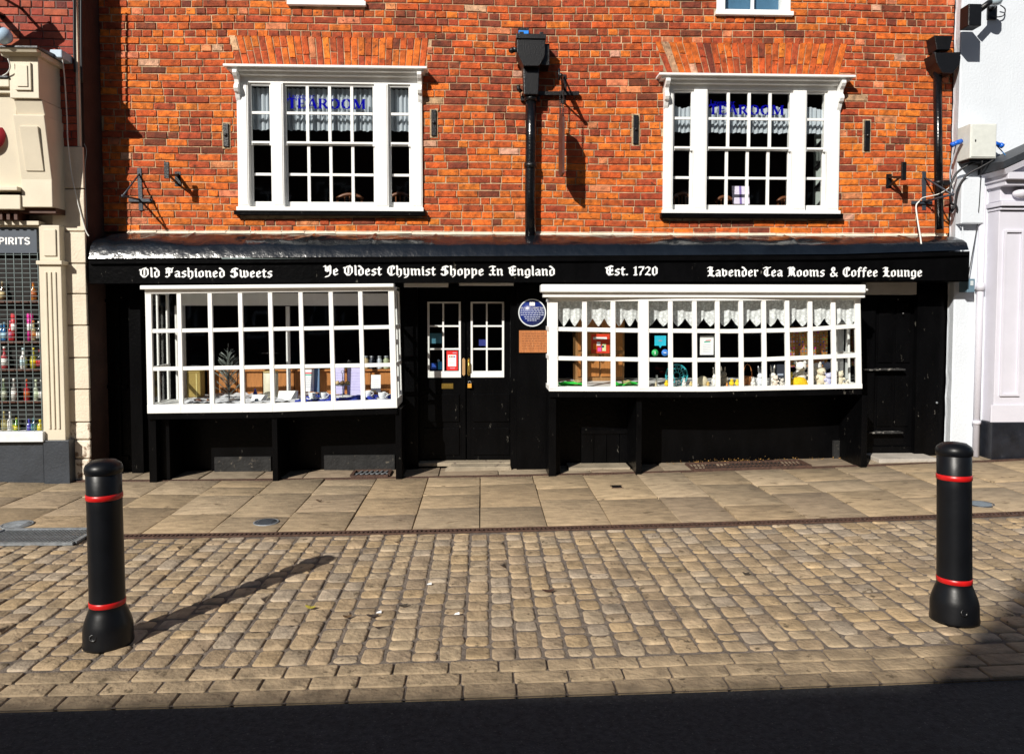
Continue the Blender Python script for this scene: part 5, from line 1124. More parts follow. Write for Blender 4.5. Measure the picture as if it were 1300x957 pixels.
chick(900, -.42, hh(6), (.6, .4, .12), 'tiny brown toy chick touching the cream egg')
bunny(908.5, -.38, hh(24), YW, 'white toy rabbit left of the tall grey rabbit', .42); bunny(919, -.34, hh(25), GY, 'tall grey brown toy rabbit between a white rabbit and yellow chicks', .3, None)
chick(930, -.40, hh(9), YE, 'yellow toy chick right beside the tall grey rabbit'); chick(937, -.40, hh(8.5), (.85, .62, .04), 'yellow toy chick nearest the wicker basket')
bunny(924, -.44, hh(5), (.85, .35, .08), 'tiny orange toy rabbit in front of the grey rabbit', .3, None)
x = PX(950, -.33); t = thing('wicker_basket', 'orange brown wicker basket with a tall hoop handle', 'basket', (x, -.33, ZR)); b = MB(); b.lathe([(.038, 0), (.05, .08), (.052, .09), (.044, .09), (.035, .01), (0, .01)], (x, -.33, ZR), 18)
b.build('bowl', mat('wicker', (.42, .16, .05), .8, .5, 60, .6, 90), t); b = MB(); b.tube([(x+.046*math.cos(a), -.33, ZR+.085+.13*math.sin(a)) for a in [k*math.pi/10 for k in range(11)]], .005, 6); b.build('handle', mat('wicker', (.42, .16, .05)), t)
bunny(957, -.42, hh(12), YW, 'small white toy rabbit right against the wicker basket', .3); bunny(966, -.38, hh(26), (.78, .8, .84), 'white toy rabbit with long ears between basket and mullion', .42)
bunny(982, -.36, hh(27), YW, 'white long eared toy rabbit beside the dark box', .42); bear(985, -.43, hh(14), (.8, .7, .6), 'small pinkish lamb toy in front of the long eared rabbit', 'toy lamb'); bear(993.5, -.42, hh(10), (.7, .66, .6), 'tiny pale lamb toy at the foot of the mullion', 'toy lamb')
t, x0, x1, h = boxthing('dark_box', 'dark display box behind the long eared rabbits', 'box', 986, 998, 463, -.15, ZR, .12, flat('charcoal_card', (.03, .035, .05)), 'box_body'); b = MB(); b.box(x0+.02, x1-.02, -.153, -.15, ZR+.08, ZR+.10); b.build('label_strip', GR, t)
# yellow dome hat and white bear
x = PX(1016, -.38); t = thing('yellow_bonnet', 'yellow knitted bonnet sitting on the window shelf', 'bonnet', (x, -.38, ZR)); b = MB(); b.lathe([(.085, 0), (.088, .02), (.08, .05), (.05, .078), (0, .088)], (x, -.38, ZR), 20, sx=1, sy=.6); b.build('crown', mat('yellow_wool', (.82, .5, .01), .9, .25, 30, .9, 60), t)
b = MB(); b.lathe([(.094, 0), (.098, .01), (.092, .018), (.084, .012)], (x, -.38, ZR), 20, sx=1, sy=.62); b.build('brim', mat('yellow_wool', (.8, .5, .02)), t)
bear(1017, -.25, hh(31), YW, 'large white bear behind the yellow bonnet'); bear(1003, -.34, hh(17), (.7, .55, .1), 'small yellow bear squeezed against the mullion')
bear(1043, -.36, hh(24), (.74, .66, .5), 'cream bear in the second pane from the right'); bear(1037, -.2, hh(29), (.75, .72, .68), 'pale bear half hidden behind the cream bear'); bear(1052, -.22, hh(30), (.025, .03, .05), 'black soft toy with white head band behind the lilac toy', 'soft toy'); bear(1052.5, -.4, hh(17), (.55, .55, .75), 'pale lilac soft toy beside the cream bear', 'soft toy')
bear(1067, -.36, hh(19), (.76, .68, .52), 'cream lamb toy in the rightmost pane', 'toy lamb'); bear(1077, -.42, hh(8), (.75, .7, .6), 'tiny cream lamb toy at the right end of the shelf', 'toy lamb')
def dots():
    m = bpy.data.materials.new('dotted_wrap'); m.use_nodes = True; n = m.node_tree; L = n.links; bs = n.nodes['Principled BSDF']; bs.inputs['Roughness'].default_value = .5
    tc = n.nodes.new('ShaderNodeTexCoord'); v = n.nodes.new('ShaderNodeTexVoronoi'); v.inputs['Scale'].default_value = 30; v.inputs['Randomness'].default_value = .25; L.new(tc.outputs['Object'], v.inputs[0])
    r = n.nodes.new('ShaderNodeMath'); r.operation = 'LESS_THAN'; r.inputs[1].default_value = .30; L.new(v.outputs['Distance'], r.inputs[0])
    hs = n.nodes.new('ShaderNodeHueSaturation'); hs.inputs['Saturation'].default_value = 1.1; hs.inputs['Value'].default_value = .45; L.new(v.outputs['Color'], hs.inputs['Color'])
    mx = n.nodes.new('ShaderNodeMix'); mx.data_type = 'RGBA'; L.new(r.outputs[0], mx.inputs[0]); mx.inputs[6].default_value = (.34, .14, .03, 1); L.new(hs.outputs[0], mx.inputs[7]); L.new(mx.outputs[2], bs.inputs['Base Color']); return m
DOT = dots()
card('gift_wrap', 'dotted gift wrap panel left of the two at the right end', 'gift wrap', 1003, 1027, 415, 466, -.05, DOT, [], .0, .02); card('gift_wrap', 'dotted gift wrap panel right of the two at the right end', 'gift wrap', 1032, 1051, 415, 466, -.05, DOT, [], .0, .02)
b = MB(); b.box(PX(1061, -.05), PX(1072, -.05), -.05, -.02, ZR, PZ(385)); b.build('window_post', WHITE, br_); b = MB(); b.box(PX(1076, -.1), PX(1080, -.1), -.1, -.07, ZR, PZ(385)); b.build('window_post', WHITE, br_)
# --- tearooms upstairs
def chair_back(px, Y, label, w_, py):
    c = P(px, py, Y); zf = PZ(290)-.0; t = thing('tearoom_chair', label, 'chair', (c.x, Y, zf)); wd = flat('dark_chair_wood', (.14, .05, .02), .4)
    b = MB(); n = 9; pts = [(c.x+lerp(-w_, w_, k/(n-1)), Y, c.z-.05*abs(lerp(-1, 1, k/(n-1)))**2.2) for k in range(n)]; b.tube(pts, .02, 8); b.build('top_rail', wd, t)
    for s_ in (-1, 1): b = MB(); b.tube([(c.x+s_*w_*.94, Y, c.z-.05), (c.x+s_*w_*.85, Y, zf)], .014, 8); b.build('post', wd, t)
    b = MB(); 
    for k in (-1, 0, 1): b.tube([(c.x+k*w_*.4, Y, c.z-.01), (c.x+k*w_*.35, Y, zf)], .008, 6)
    b.build('spindle', wd, t)
chair_back(444, .35, 'dark wooden chair back inside the left tearoom window, centre', .14, 247); chair_back(508, .4, 'dark wooden chair back inside the left tearoom window, at right', .12, 246)
chair_back(866, .4, 'dark wooden chair back inside the right tearoom window, at left', .10, 246); chair_back(920, .35, 'dark wooden chair back left of the lilac menu', .1, 250); chair_back(996, .35, 'dark wooden chair back right of the lilac menu', .08, 251)
card('table_menu', 'folded lilac white menu standing in the right tearoom window', 'menu', 930, 952, 236, 259, .25, flat('lilac_white', (.72, .66, .8)), [(.42, .0, .55, 1, flat('violet_edge', (.2, .14, .4)))], .03)
t = thing('stair_panel', 'pale panelling with slanting dark rails seen through the right sidelight', 'panel', (PX(1036, .5), .5, PZ(262)))
x0, x1 = PX(1031, .5), PX(1048, .5); b = MB(); b.box(x0, x1, .5, .53, PZ(262), PZ(150)); b.build('board', flat('pale_green_grey', (.35, .40, .38)), t)
b = MB()
for k in range(4): z = PZ(250-k*28); b.bar((x0, .485, z-.05), (x1, .485, z+.14), .03, .02, (0, 1, 0))
b.build('rail', BLACKM, t)
# ================================================================ LEFT NEIGHBOUR
YN = -.37
lh = thing('shop_house', 'dark red brick house with cream wine shop front at the left', 'shop house', (PX(60, YN), YN, G(-4.3)))
XN = PX(111, YN); ZN = P(90, 186, YN).z; ztl = PZ(-70)
brickwall(lh, -9, PX(104, YN), ZN, ztl, YN, [], [], .0738, [((.26, .04, .022), 1.4, .3, 0), ((.34, .07, .035), .7, 0, 0), ((.15, .028, .02), .5, 0, 0), ((.36, .12, .08), .2, 0, 0)], BRICK2, MORTAR2, seed=8)
b = MB(); b.box(-9, XN-.03, YN+.25, 3.5, -.1, ztl); b.box(-9, XN-.03, YN+.02, YN+.25, -.1, ZN); b.build('wall', CREAMW, lh)
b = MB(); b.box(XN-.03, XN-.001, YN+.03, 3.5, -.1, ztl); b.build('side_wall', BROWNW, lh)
b = MB(); b.box(PX(104.5, YN), PX(107.5, YN), YN-.01, YN+.03, ZN, ztl); b.build('corner_strip', CREAMW, lh)
ys = [186, 240, 294, 334.5, 373, 413, 454, 494, 535.6, 558, 582, 612]
b1, b2 = MB(), MB(); rn = random.Random(3)
for k, (a, c) in enumerate(zip(ys, ys[1:])):
    bb = b2 if k >= 8 else b1
    bb.box(PX(70, YN), XN+rn.uniform(-.004, .004), YN-.012+rn.uniform(-.002, .002), YN+.0195, P(100, c, YN).z+.006 if c < 610 else -.1, P(100, a, YN).z-.006)
b1.build('corner_stones', CREAMW, lh, bevel=.006); b2.build('corner_stones', WORN, lh, bevel=.012)
# shopfront
YP2 = -.47
def pbox(b, x0, x1, y0, y1, Y, Yb=YN): 
    m_ = (x0+x1)/2; b.box(PX(x0, Y), PX(x1, Y), Y, Yb, P(m_, y1, Y).z, P(m_, y0, Y).z)
b = MB(); pbox(b, 50, 79, 336, 559, YP2)
for k in range(3): pbox(b, 57+k*6, 60+k*6, 345, 545, YP2-.012, YP2-.0001)
pbox(b, 47, 80, 331, 336, YP2-.03); pbox(b, 52, 78, 286, 331, YP2-.005); pbox(b, 57, 73, 291, 325, YP2-.02, YP2-.0051)
b.build('pilaster', CREAM, lh, bevel=.006)
b = MB(); pbox(b, 50, 83, 559, 620, YP2-.02); pbox(b, -250, 50, 562, 620, YP2+.02); b.build('stall_riser', GREYP, lh, bevel=.004)
b = MB(); pbox(b, -250, 50, 549, 562, YP2-.04, YN-.01); b.build('window_sill', flat('cold_white', (.7, .72, .74)), lh, bevel=.005)
b = MB(); pbox(b, -250, 49, 288, 321, YP2+.035); sgn = b.build('shop_sign', flat('slate_sign', (.06, .075, .10)), lh)
b = MB(); yt = YP2+.033; se_text(b, 'SPIRITS', PX(-8, yt), PX(41, yt), P(20, 310.5, yt).z, P(20, 301.5, yt).z, yt, True); b.build('sign_lettering', LETW, sgn)
b = MB(); pbox(b, -250, 52, 280, 285, YP2-.02); pbox(b, -250, 52, 285, 288, YP2+.01); b.build('sign_frame', CREAM, lh)
# console, sloping fascia and cornice
YT_, YB_ = -.735, -.60
xc1t, xc1b = PX(52, YT_), PX(63, YB_); xr = PX(78, YN); xr = (xc1t+xc1b)/2+.055
zt1, zb1 = P(40, 72, YT_).z, P(50, 263, YB_).z; zk = P(40, 125, YT_).z
b = MB(); xa = xr-.285
b.quadyz([(YN, zb1), (YB_, zb1), (YB_, P(50, 228, YB_).z), (-.70, P(40, 146, -.70).z), (YN, P(40, 146, -.70).z)], xa, xr)
b.quadyz([(YN, P(40, 146, -.7).z), (-.665, P(40, 146, -.7).z), (-.71, P(40, 127, -.7).z), (YN, P(40, 127, -.7).z)], xa+.02, xr-.01)
b.quadyz([(YN, zk), (YT_, zk), (YT_, zt1), (YN, zt1)], xa, xr-.02)
con = b.build('console', CREAM, lh, bevel=.006)
b = MB(); b.box(xa+.06, xr-.08, YT_-.02, YT_, zk+.07, zt1-.06); b.box(xa+.085, xr-.105, YT_-.03, YT_-.0201, zk+.10, zt1-.09); b.build('panel_moulding', CREAM, lh, bevel=.003); b = MB()
p0 = (-.70, P(40, 146, -.70).z); p1 = (YB_, P(50, 228, YB_).z); f0 = (lerp(p0[0], p1[0], .12), lerp(p0[1], p1[1], .12)); f1 = (lerp(p0[0], p1[0], .93), lerp(p0[1], p1[1], .93))
for ins, pr in ((.06, .018),):
    b.hexa([(xa+ins, f1[0]-pr, f1[1]+ins*.6), (xr-ins, f1[0]-pr, f1[1]+ins*.6), (xr-ins, f0[0]-pr, f0[1]-ins*.6), (xa+ins, f0[0]-pr, f0[1]-ins*.6)], [(xa+ins, f1[0]+.01, f1[1]+ins*.6), (xr-ins, f1[0]+.01, f1[1]+ins*.6), (xr-ins, f0[0]+.01, f0[1]-ins*.6), (xa+ins, f0[0]+.01, f0[1]-ins*.6)])
b.build('panel_moulding', CREAM, lh, bevel=.003)
b = MB(); b.quadyz([(YN, P(20, 238, -.6).z), (-.56, P(20, 238, -.6).z), (-.66, P(20, 120, -.66).z), (YN, P(20, 120, -.66).z)], -9, xa-.001); fb = b.build('fascia_panel', CREAM, lh)
b = MB(); b.box(-9, xa-.002, -.62, YN, P(20, 266, -.6).z, P(20, 248, -.6).z); b.box(-9, xa-.002, -.66, YN, P(20, 243, -.6).z, P(20, 238, -.6).z); b.box(-9, xa-.002, -.70, YN, P(20, 120, -.66).z, P(20, 112, -.66).z); b.box(-9, xa-.002, -.74, YN, P(20, 112, -.7).z, P(20, 101, -.7).z); b.build('fascia_moulding', CREAM, lh, bevel=.006)
b = MB(); b.quadyz([(YN, P(20, 101, -.7).z), (-.76, P(20, 101, -.7).z), (-.76, P(20, 99, -.7).z), (YN, P(20, 92, -.6).z)], -9, xa-.002); b.build('fascia_flashing', GREYP, lh)
b = MB(); ztc = P(40, 63, -.8).z
b.quadyz([(YN, zt1), (-.745, zt1), (-.76, zt1+.03), (-.82, ztc-.03), (-.84, ztc), (YN, ztc)], xa-.06, xr+.02); b.build('cap_moulding', CREAM, lh)
b = MB(); b.quadyz([(YN, ztc+.001), (-.85, ztc+.001), (-.85, ztc+.016), (YN, ztc+.05)], xa-.08, xr+.04); b.build('lead_cap', GREYP, lh)
# soffit with ribs
b = MB(); b.box(-9, xr-.0, YN-.18, YN, zb1-.05, zb1-.001)
for k in range(14): b.box(xa-.1-k*.07, xa-.07-k*.07, -.56, YN, P(20, 280, -.5).z, P(20, 270, -.5).z)
b.build('soffit', WOODD, lh)
yv = -.575; cc = P(-13, 173, -.63); t = MB(); rd = 18.5/FPX*7.3
tl = Matrix.Rotation(R(90)-math.atan(.1/.9), 3, 'X')
t.lathe([(rd, 0), (rd, .012), (0, .012)], (cc.x, -.622, cc.z), 36, rot=tl); o = t.build('round_logo', flat('maroon', (.28, .006, .015)), fb)
t = MB(); t.quadxz([(cc.x-.03, cc.z-.06), (cc.x+.07, cc.z-.05), (cc.x+.09, cc.z-.0), (cc.x+.03, cc.z+.03), (cc.x-.03, cc.z+.01)], -.645, -.638); t.build('logo_mark', flat('lilac_mark', (.5, .4, .7)), fb)
# window with shelves and security mesh
b = MB(); zs0, zs1 = P(25, 549, YP2).z, P(25, 321, YP2).z; x0, x1 = -8, PX(50, YP2)
for d in ((x0, x1, YN+.01, YN+.012, zs0, zs1),): b.box(*d)
b.build('window_back', DARKROOM, lh)
shz = [384, 436, 471+18, 514, 549]; shelfz = [P(25, 381, YN).z, P(25, 436, YN).z, P(25, 491, YN).z, P(25, 515.5, YN).z]
shelfp = [384, 436, 472, 513, 548]
b = MB()
SH = []
for py in (381.5, 433, 468, 509):
    z = P(25, py, YP2+.04).z; SH.append(z); b.box(x0, x1, YP2+.035, YN+.009, z-.022, z)
SH.append(zs0+.004)
b.build('bottle_shelf', WOODD, lh)
b = MB(); pz = zs0; k = 0
while pz < zs1: b.bar((PX(-60, YP2-.0), YP2-.002, pz), (x1, YP2-.002, pz), .0045, .004); pz += .0445
xg = x1
while xg > PX(-60, YP2): b.bar((xg, YP2-.006, zs0), (xg, YP2-.006, zs1), .006, .003); xg -= .0755
b.build('security_grille', mat('dull_galvanised', (.16, .2, .2), .5, .2, 20, 0, metal=.3), lh)
def bottle(px, k, h, r, cc, lc, label, neck=.35, capc=None):
    Y = YP2+.065; x = PX(px, Y); z = SH[k]; t = thing('bottle', label, 'bottle', (x, Y, z), 'bottles behind the security mesh'); nm = 'glass_%d_%d' % (px, k)
    b = MB(); b.lathe([(r*.9, 0), (r, .006), (r, h*(1-neck-.1)), (r*.42, h*(1-neck+.02)), (r*.36, h*.94), (r*.36, h)], (x, Y, z), 14); b.build('glass', flat(nm, cc, .12), t)
    b = MB(); b.lathe([(r*.42, h*.9), (r*.42, h*1.01), (0, h*1.012)], (x, Y, z), 10); b.build('cap', flat(nm+'c', capc or lc), t)
    b = MB(); b.lathe([(r*1.03, h*.14), (r*1.03, h*.46)], (x, Y, z), 14); b.build('paper_label', flat(nm+'l', lc), t)
W_, K_, PK, YE_, GR_, BL_, RD_, OR_ = (.75, .75, .72), (.02, .02, .02), (.7, .02, .3), (.7, .6, .02), (.12, .3, .05), (.03, .15, .35), (.5, .02, .03), (.5, .18, .03)
ROWS = [(0, 25, [(-12, K_, W_), (4, (.1, .06, .03), (.5, .4, .2)), (43, OR_, (.4, .1, .02))], ['dark', 'brown gold', 'orange']),
        (1, 26, [(-14, K_, GR_), (1, BL_, (.4, .55, .6)), (5, BL_, (.3, .5, .6)), (13, RD_, (.45, .1, .2)), (42, (.35, .3, .15), OR_), (49, K_, W_)], ['black', 'teal', 'pale teal', 'crimson', 'ochre', 'black']),
        (2, 28, [(-13, K_, W_), (4, (.4, .05, .06), W_), (28, W_, (.45, .6, .65)), (41, (.3, .28, .03), YE_), (49, K_, RD_)], ['black', 'red', 'white', 'yellow', 'dark']),
        (3, 28, [(-12, K_, YE_), (2, (.15, .2, .12), (.6, .65, .5)), (15, (.3, .3, .28), W_), (31, RD_, (.6, .12, .02)), (43, (.4, .45, .35), (.55, .65, .45)), (50, K_, W_)], ['black', 'grey green', 'clear', 'scarlet', 'pale green', 'black']),
        (4, 30, [(-13, K_, RD_), (1, (.3, .25, .1), (.5, .45, .2)), (9, W_, W_), (17, GR_, YE_), (33, (.06, .05, .4), (.1, .08, .5)), (39, (.03, .12, .2), (.1, .3, .3)), (47, (.5, .45, .03), YE_)], ['black', 'tan', 'white', 'lime green', 'violet blue', 'teal', 'yellow'])]
SN = ['top', 'second', 'third', 'fourth', 'lowest']; ON = ['first', 'second', 'third', 'fourth', 'fifth', 'sixth', 'seventh']
for (k, h, L_, names) in ROWS:
    for i, ((px, cc, lc), nm) in enumerate(zip(L_, names)):
        bottle(px, k, zh(h*random.uniform(.8, 1.0)*(.6 if (k == 4 and px > 10) else 1), YP2), .026 if k != 2 else .03, cc, lc, '%s bottle, %s from the left on the %s shelf of the meshed window' % (nm, ON[i], SN[k]))
for px, cc, lab, w in ((17, RD_, 'tall crimson gift tube on the second shelf behind the mesh', 6), (38, PK, 'tall magenta and white gift tube on the second shelf behind the mesh', 7)):
    Y = YP2+.065; x = PX(px, Y); h = zh(34, Y); r = w/2/FPX*7.5; t = thing('gift_tube', lab, 'gift tube', (x, Y, SH[1])); b = MB(); b.lathe([(r, 0), (r, h), (0, h)], (x, Y, SH[1]), 16); b.build('tube', flat('tube%d' % px, cc), t)
    b = MB(); b.lathe([(r*1.03, h*.38), (r*1.03, h*.62)], (x, Y, SH[1]), 16); b.build('label_band', LETW, t)
# lamp and cables on the left house
t = thing('floodlight', 'small pale round lamp head above the left shop cornice', 'lamp', P(3, 48, -.9)); c = P(2, 47, -.9)
b = MB(); b.lathe([(.03, -.03), (.07, .0), (.075, .05), (.05, .085), (0, .09)], (c.x, c.y, c.z), 18, rot=Matrix.Rotation(R(-55), 3, 'X')); b.build('lamp_head', flat('lamp_blue_white', (.45, .6, .75), .2), t)
b = MB(); b.tube([(c.x, -.92, c.z+.06), (c.x-.05, -.95, c.z+.25), (c.x-.1, -.8, c.z+.42), (c.x-.12, YN, c.z+.45)], .014, 8); b.build('arm', BLACKM, t)
t = thing('security_light', 'black boxy light on a thick arm high on the dark red wall', 'lamp', (P(-40, 0, YN).x, YN, P(0, 0, YN).z))
b = MB(); a = P(-30, 15, -.75); b.bar((a.x-.35, -.8, a.z-.1), (a.x+.25, -.8, a.z+.28), .16, .10); b.build('lamp_body', BLACKM, t, bevel=.02); b = MB(); b.tube([(a.x, -.75, a.z+.1), (a.x, YN, a.z+.1)], .03, 8); b.build('arm', BLACKM, t)
def cable(pts, r, m, label):
    P_ = [P(px, py, Y) for px, py, Y in pts]; Q = []
    for i in range(len(P_)-1):
        p0, p1, p2, p3 = P_[max(i-1, 0)], P_[i], P_[i+1], P_[min(i+2, len(P_)-1)]
        for k in range(5): u = k/5; Q.append(.5*((2*p1)+(p2-p0)*u+(2*p0-5*p1+4*p2-p3)*u*u+(3*p1-p0-3*p2+p3)*u**3))
    Q.append(P_[-1]); b = MB(); b.tube(Q, r, 6); return tag(b.build('cable', m), label, 'cable')
CW = flat('white_cable', (.7, .7, .66)); CB = flat('black_cable', (.012, .012, .014))
cable([(79, 72, -.55), (82, 100, -.5), (85, 150, -.45), (86, 178, -.45), (90, 215, -.42), (97, 250, -.40), (108, 290, -.39), (113, 300, -.39)], .006, CW, 'loose white cable hanging down the corner of the left building')
cable([(94, -40, -.39), (94, 60, -.39), (95, 92, -.39)], .010, CB, 'thin black cable running up the dark red bricks, left of two')
cable([(103, -40, -.39), (103, 50, -.39), (104, 105, -.385)], .012, CB, 'thick black cable running up the corner of the dark red bricks')
cable([(107, 183, -.395), (110, 192, -.39), (108, 215, -.39), (109, 245, -.39), (111, 292, -.39)], .004, CB, 'thin grey wire down the cream corner stones')
cable([(-5, 100, -.74), (8, 94, -.76), (13, 85, -.78), (10, 75, -.80)], .006, CW, 'white cable looping under the cornice of the left shop')
t = MB(); p0, p1 = P(78, 82, YN), P(93, 72, YN); t.box(p0.x, p1.x, YN-.2, YN-.01, p0.z, p1.z); tag(t.build('junction_box', flat('pale_blue_plastic', (.4, .5, .6)), bevel=.01), 'pale blue junction box on the dark red bricks', 'junction box')
# ================================================================ RIGHT NEIGHBOUR
YR = -.16
rh = thing('white_house', 'white rendered house with pale lilac shopfront at the right', 'shop house', (PX(1260, YR), YR, G(5.6)))
xw = PX(1201.5, 0); xf = PX(1213, YR)
b = MB(); zt2 = PZ(-70); v = []
rn = random.Random(6); N = 60
for i in range(N+1):
    z = lerp(-.1, zt2, i/N); j = .010*noise.noise(Vector((z*6, 0, 3)))+.004*noise.noise(Vector((z*22, 0, 3)))
    v += [(xw-.006+j, -.03, z), (xw+j, -.045, z), (xf-.02+j*.4, YR+.004, z), (xf+j*.2, YR, z)]
b.add(v, [(i*4+k, i*4+k+1, (i+1)*4+k+1, (i+1)*4+k) for i in range(N) for k in range(3)]); b.build('wall_edge', WHITEW, rh)
b = MB(); b.box(xf, 13, YR, 5, -.1, zt2); b.box(xw+.006, xf, -.03, 5, -.1, zt2); b.build('wall', WHITEW, rh)
YS = -.34
def rb_(b, x0, x1, y0, y1, Y, Yb=YR, m_=None): mm_ = (x0+x1)/2; b.box(PX(x0, Y), PX(x1, Y), Y, Yb+.001, P(mm_, y1, Y).z if y1 < 575 else G(6)-.1, P(mm_, y0, Y).z)
b = MB(); rb_(b, 1265, 1318, 268, 536, YS); rb_(b, 1262, 1322, 514, 536, YS-.018, YS)
b.build('pilaster', RSHOP, rh, bevel=.005)
b = MB(); rb_(b, 1318, 1500, 250, 536, YS+.06); b.build('shop_panel', RSHOP, rh)
for (x0, x1, y0, y1) in ((1273, 1298, 292, 503),):
    b = MB()
    rb_(b, x0, x0+3, y0, y1, YS-.022, YS); rb_(b, x1-3, x1, y0, y1, YS-.022, YS); rb_(b, x0+3, x1-3, y0, y0+3, YS-.022, YS); rb_(b, x0+3, x1-3, y1-3, y1, YS-.022, YS); b.build('panel_moulding', RSHOP, rh, bevel=.003)
b = MB(); rb_(b, 1264, 1500, 536, 590, YS-.03); b.build('plinth', GREYP if 0 else mat('black_plinth', (.012, .014, .02), .35, .4, 8, .3, 30, spots=(.07, .07, .08), spot_amt=.66, spot_scale=16), rh, bevel=.004)
b = MB(); rb_(b, 1268, 1500, 256, 262, YS-.06); rb_(b, 1267, 1500, 264, 267, YS-.03); rb_(b, 1266, 1500, 236, 256, YS-.01); rb_(b, 1272, 1500, 228, 236, YS-.12); rb_(b, 1275, 1500, 219, 228, YS-.18); b.ball(P(1296, 246, YS-.04), .09, .05, .05, 14, 8)
b.build('entablature', RSHOP, rh, bevel=.006)
# pitched hood
ya = -.55; e = P(1274, 209, ya); k_ = P(1300, 197, ya); sl = (k_.z-e.z)/(k_.x-e.x); xr_ = k_.x+1.2; zr = e.z+sl*(xr_-e.x)
b = MB(); b.hexa([(e.x, ya, e.z-.04), (xr_, ya, zr-.04), (xr_, YR, zr-.04), (e.x, YR, e.z-.04)], [(e.x, ya, e.z+.03), (xr_, ya, zr+.03), (xr_, YR, zr+.07), (e.x, YR, e.z+.07)]); b.build('hood_roof', mat('dark_lead', (.03, .034, .04), .5, .3, 10, .4, 30), rh)
b = MB(); b.hexa([(e.x+.05, ya+.03, e.z-.09), (xr_, ya+.03, zr-.13), (xr_, YR, zr-.13), (e.x+.05, YR, e.z-.09)], [(e.x+.02, ya+.01, e.z-.041), (xr_, ya+.01, zr-.041), (xr_, YR, zr-.041), (e.x+.02, YR, e.z-.041)])
b.quadxz([(e.x+.12, e.z-.13), (xr_, e.z-.13), (xr_, zr-.14), (e.x+.16, e.z-.06)], YS-.02, YR); b.build('hood_moulding', RSHOP, rh)
# downpipe, boxes and wires
t = thing('drainpipe', 'slim white drainpipe on the white wall by the lilac shopfront', 'drainpipe', (PX(1244, YR-.06), YR-.05, G(5.5)))
b = MB(); x = PX(1244.5, YR-.06); b.tube([(x, YR-.05, G(5.5)), (x, YR-.05, P(1244, 240, YR).z)], .034, 14); b.build('pipe', RSHOP, t)
b = MB(); z = P(1244, 364.5, YR).z; b.tube([(x, YR-.05, z-.04), (x, YR-.05, z+.04)], .046, 14); b.box(x-.07, x+.07, YR-.03, YR+.001, z-.025, z+.025); z = P(1244, 535, YR).z; b.tube([(x, YR-.05, z-.02), (x, YR-.05, z+.02)], .042, 14); b.build('collar', RSHOP, t)
t = thing('meter_box', 'square pale grey cabinet high on the white wall', 'cabinet', (PX(1238, -.36), -.36, P(1238, 201, -.36).z))
b = MB(); x0, x1 = PX(1226, -.37), PX(1259, -.37); z0, z1 = P(1240, 201, -.37).z, P(1240, 157, -.37).z; b.box(x0, x1, -.37, YR, z0, z1); b.build('case', flat('pale_grey_case', (.62, .64, .60)), t, bevel=.006)
b = MB(); b.box(x0+.012, x1-.012, -.378, -.3701, z0+.012, z1-.012); b.build('door', flat('pale_grey_case', (.62, .64, .60)), t, bevel=.003)
b = MB(); b.ball((x0+.05, -.38, (z0+z1)/2+.0), .008, .006, .014, 8, 6); b.build('lock', BLACKM, t)
b = MB(); b.box(x0+.02, x1-.04, -.33, YR, z0-.03, z0+.001); b.build('gland_plate', BLACKM, t)
for px, py, lab in ((1216, 181, 'bright blue cable connector on the left side of the grey cabinet'), (1262, 182, 'bright blue cable connector on the right side of the grey cabinet')):
    c = P(px, py, -.27); b = MB(); s_ = 1 if px > 1240 else -1; b.tube([c+Vector((-s_*.04, 0, .015)), c, c+Vector((s_*.05, -.02, -.02))], [.024, .026, .018], 10); b.tube([c+Vector((s_*.05, -.02, -.02)), c+Vector((s_*.08, -.02, -.035))], .026, 10); tag(b.build('cable_connector', flat('bright_blue', (.01, .12, .6), .3)), lab, 'connector')
t = thing('wire_cover', 'plain white cover box low on the white wall above the fascia end', 'box', (PX(1234, -.24), -.24, P(1234, 287, -.24).z))
b = MB(); x0, x1 = PX(1217, -.25), PX(1246, -.25); z0, z1 = P(1232, 284, -.25).z, P(1232, 226, -.25).z; b.box(x0, x1, -.25, YR, z0, z1); b.build('case', WHITEW, t, bevel=.005); b = MB(); b.box(x0+.01, x1-.01, -.255, -.2501, z0+.01, z1-.01); b.build('lid', WHITEW, t, bevel=.003)
t = thing('doorbell_box', 'tiny blue grey box at the end of the black fascia', 'box', (PX(1232, -.3), -.3, P(1232, 372, -.3).z)); b = MB(); pa, pb = P(1228, 371, -.30), P(1238, 354, -.30); b.box(pa.x, pb.x, -.30, YR, pa.z, pb.z); b.build('case', flat('slate_blue', (.12, .2, .26)), t, bevel=.004)
b = MB(); b.box(pa.x+.03, pb.x-.02, -.304, -.3001, pa.z+.07, pb.z-.02); b.build('front_plate', flat('pale_plate', (.55, .6, .62)), t)
b = MB(); b.box(pa.x-.04, pb.x+.05, -.24, YR, pb.z+.0, pb.z+.008)
t = thing('cctv_camera', 'black boxy camera with a pale dome high on the white wall', 'camera', P(1240, 30, -.45))
b = MB(); pa, pb = P(1229, 33, -.5), P(1247, 5, -.5); b.box(pa.x, pb.x, -.5, -.36, pa.z, pb.z); b.build('lamp_box', BLACKM, t, bevel=.01)
b = MB(); c0 = P(1245, 12, -.43); c1 = P(1258, 2, -.40); c2 = P(1262, 2, -.2); b.tube([c0, c1, c1+Vector((.08, .05, .02)), (c2.x, YR, c1.z+.02)], .03, 8); b.box(c2.x-.05, c2.x+.05, YR-.02, YR+.001, c1.z-.09, c1.z+.1); b.build('arm', BLACKM, t)
b = MB(); c = P(1264, 1, -.4); b.lathe([(.0, -.055), (.05, -.04), (.068, 0), (.068, .06), (0, .07)], c, 16); b.build('dome', flat('dome_blue_white', (.5, .62, .7), .15), t)
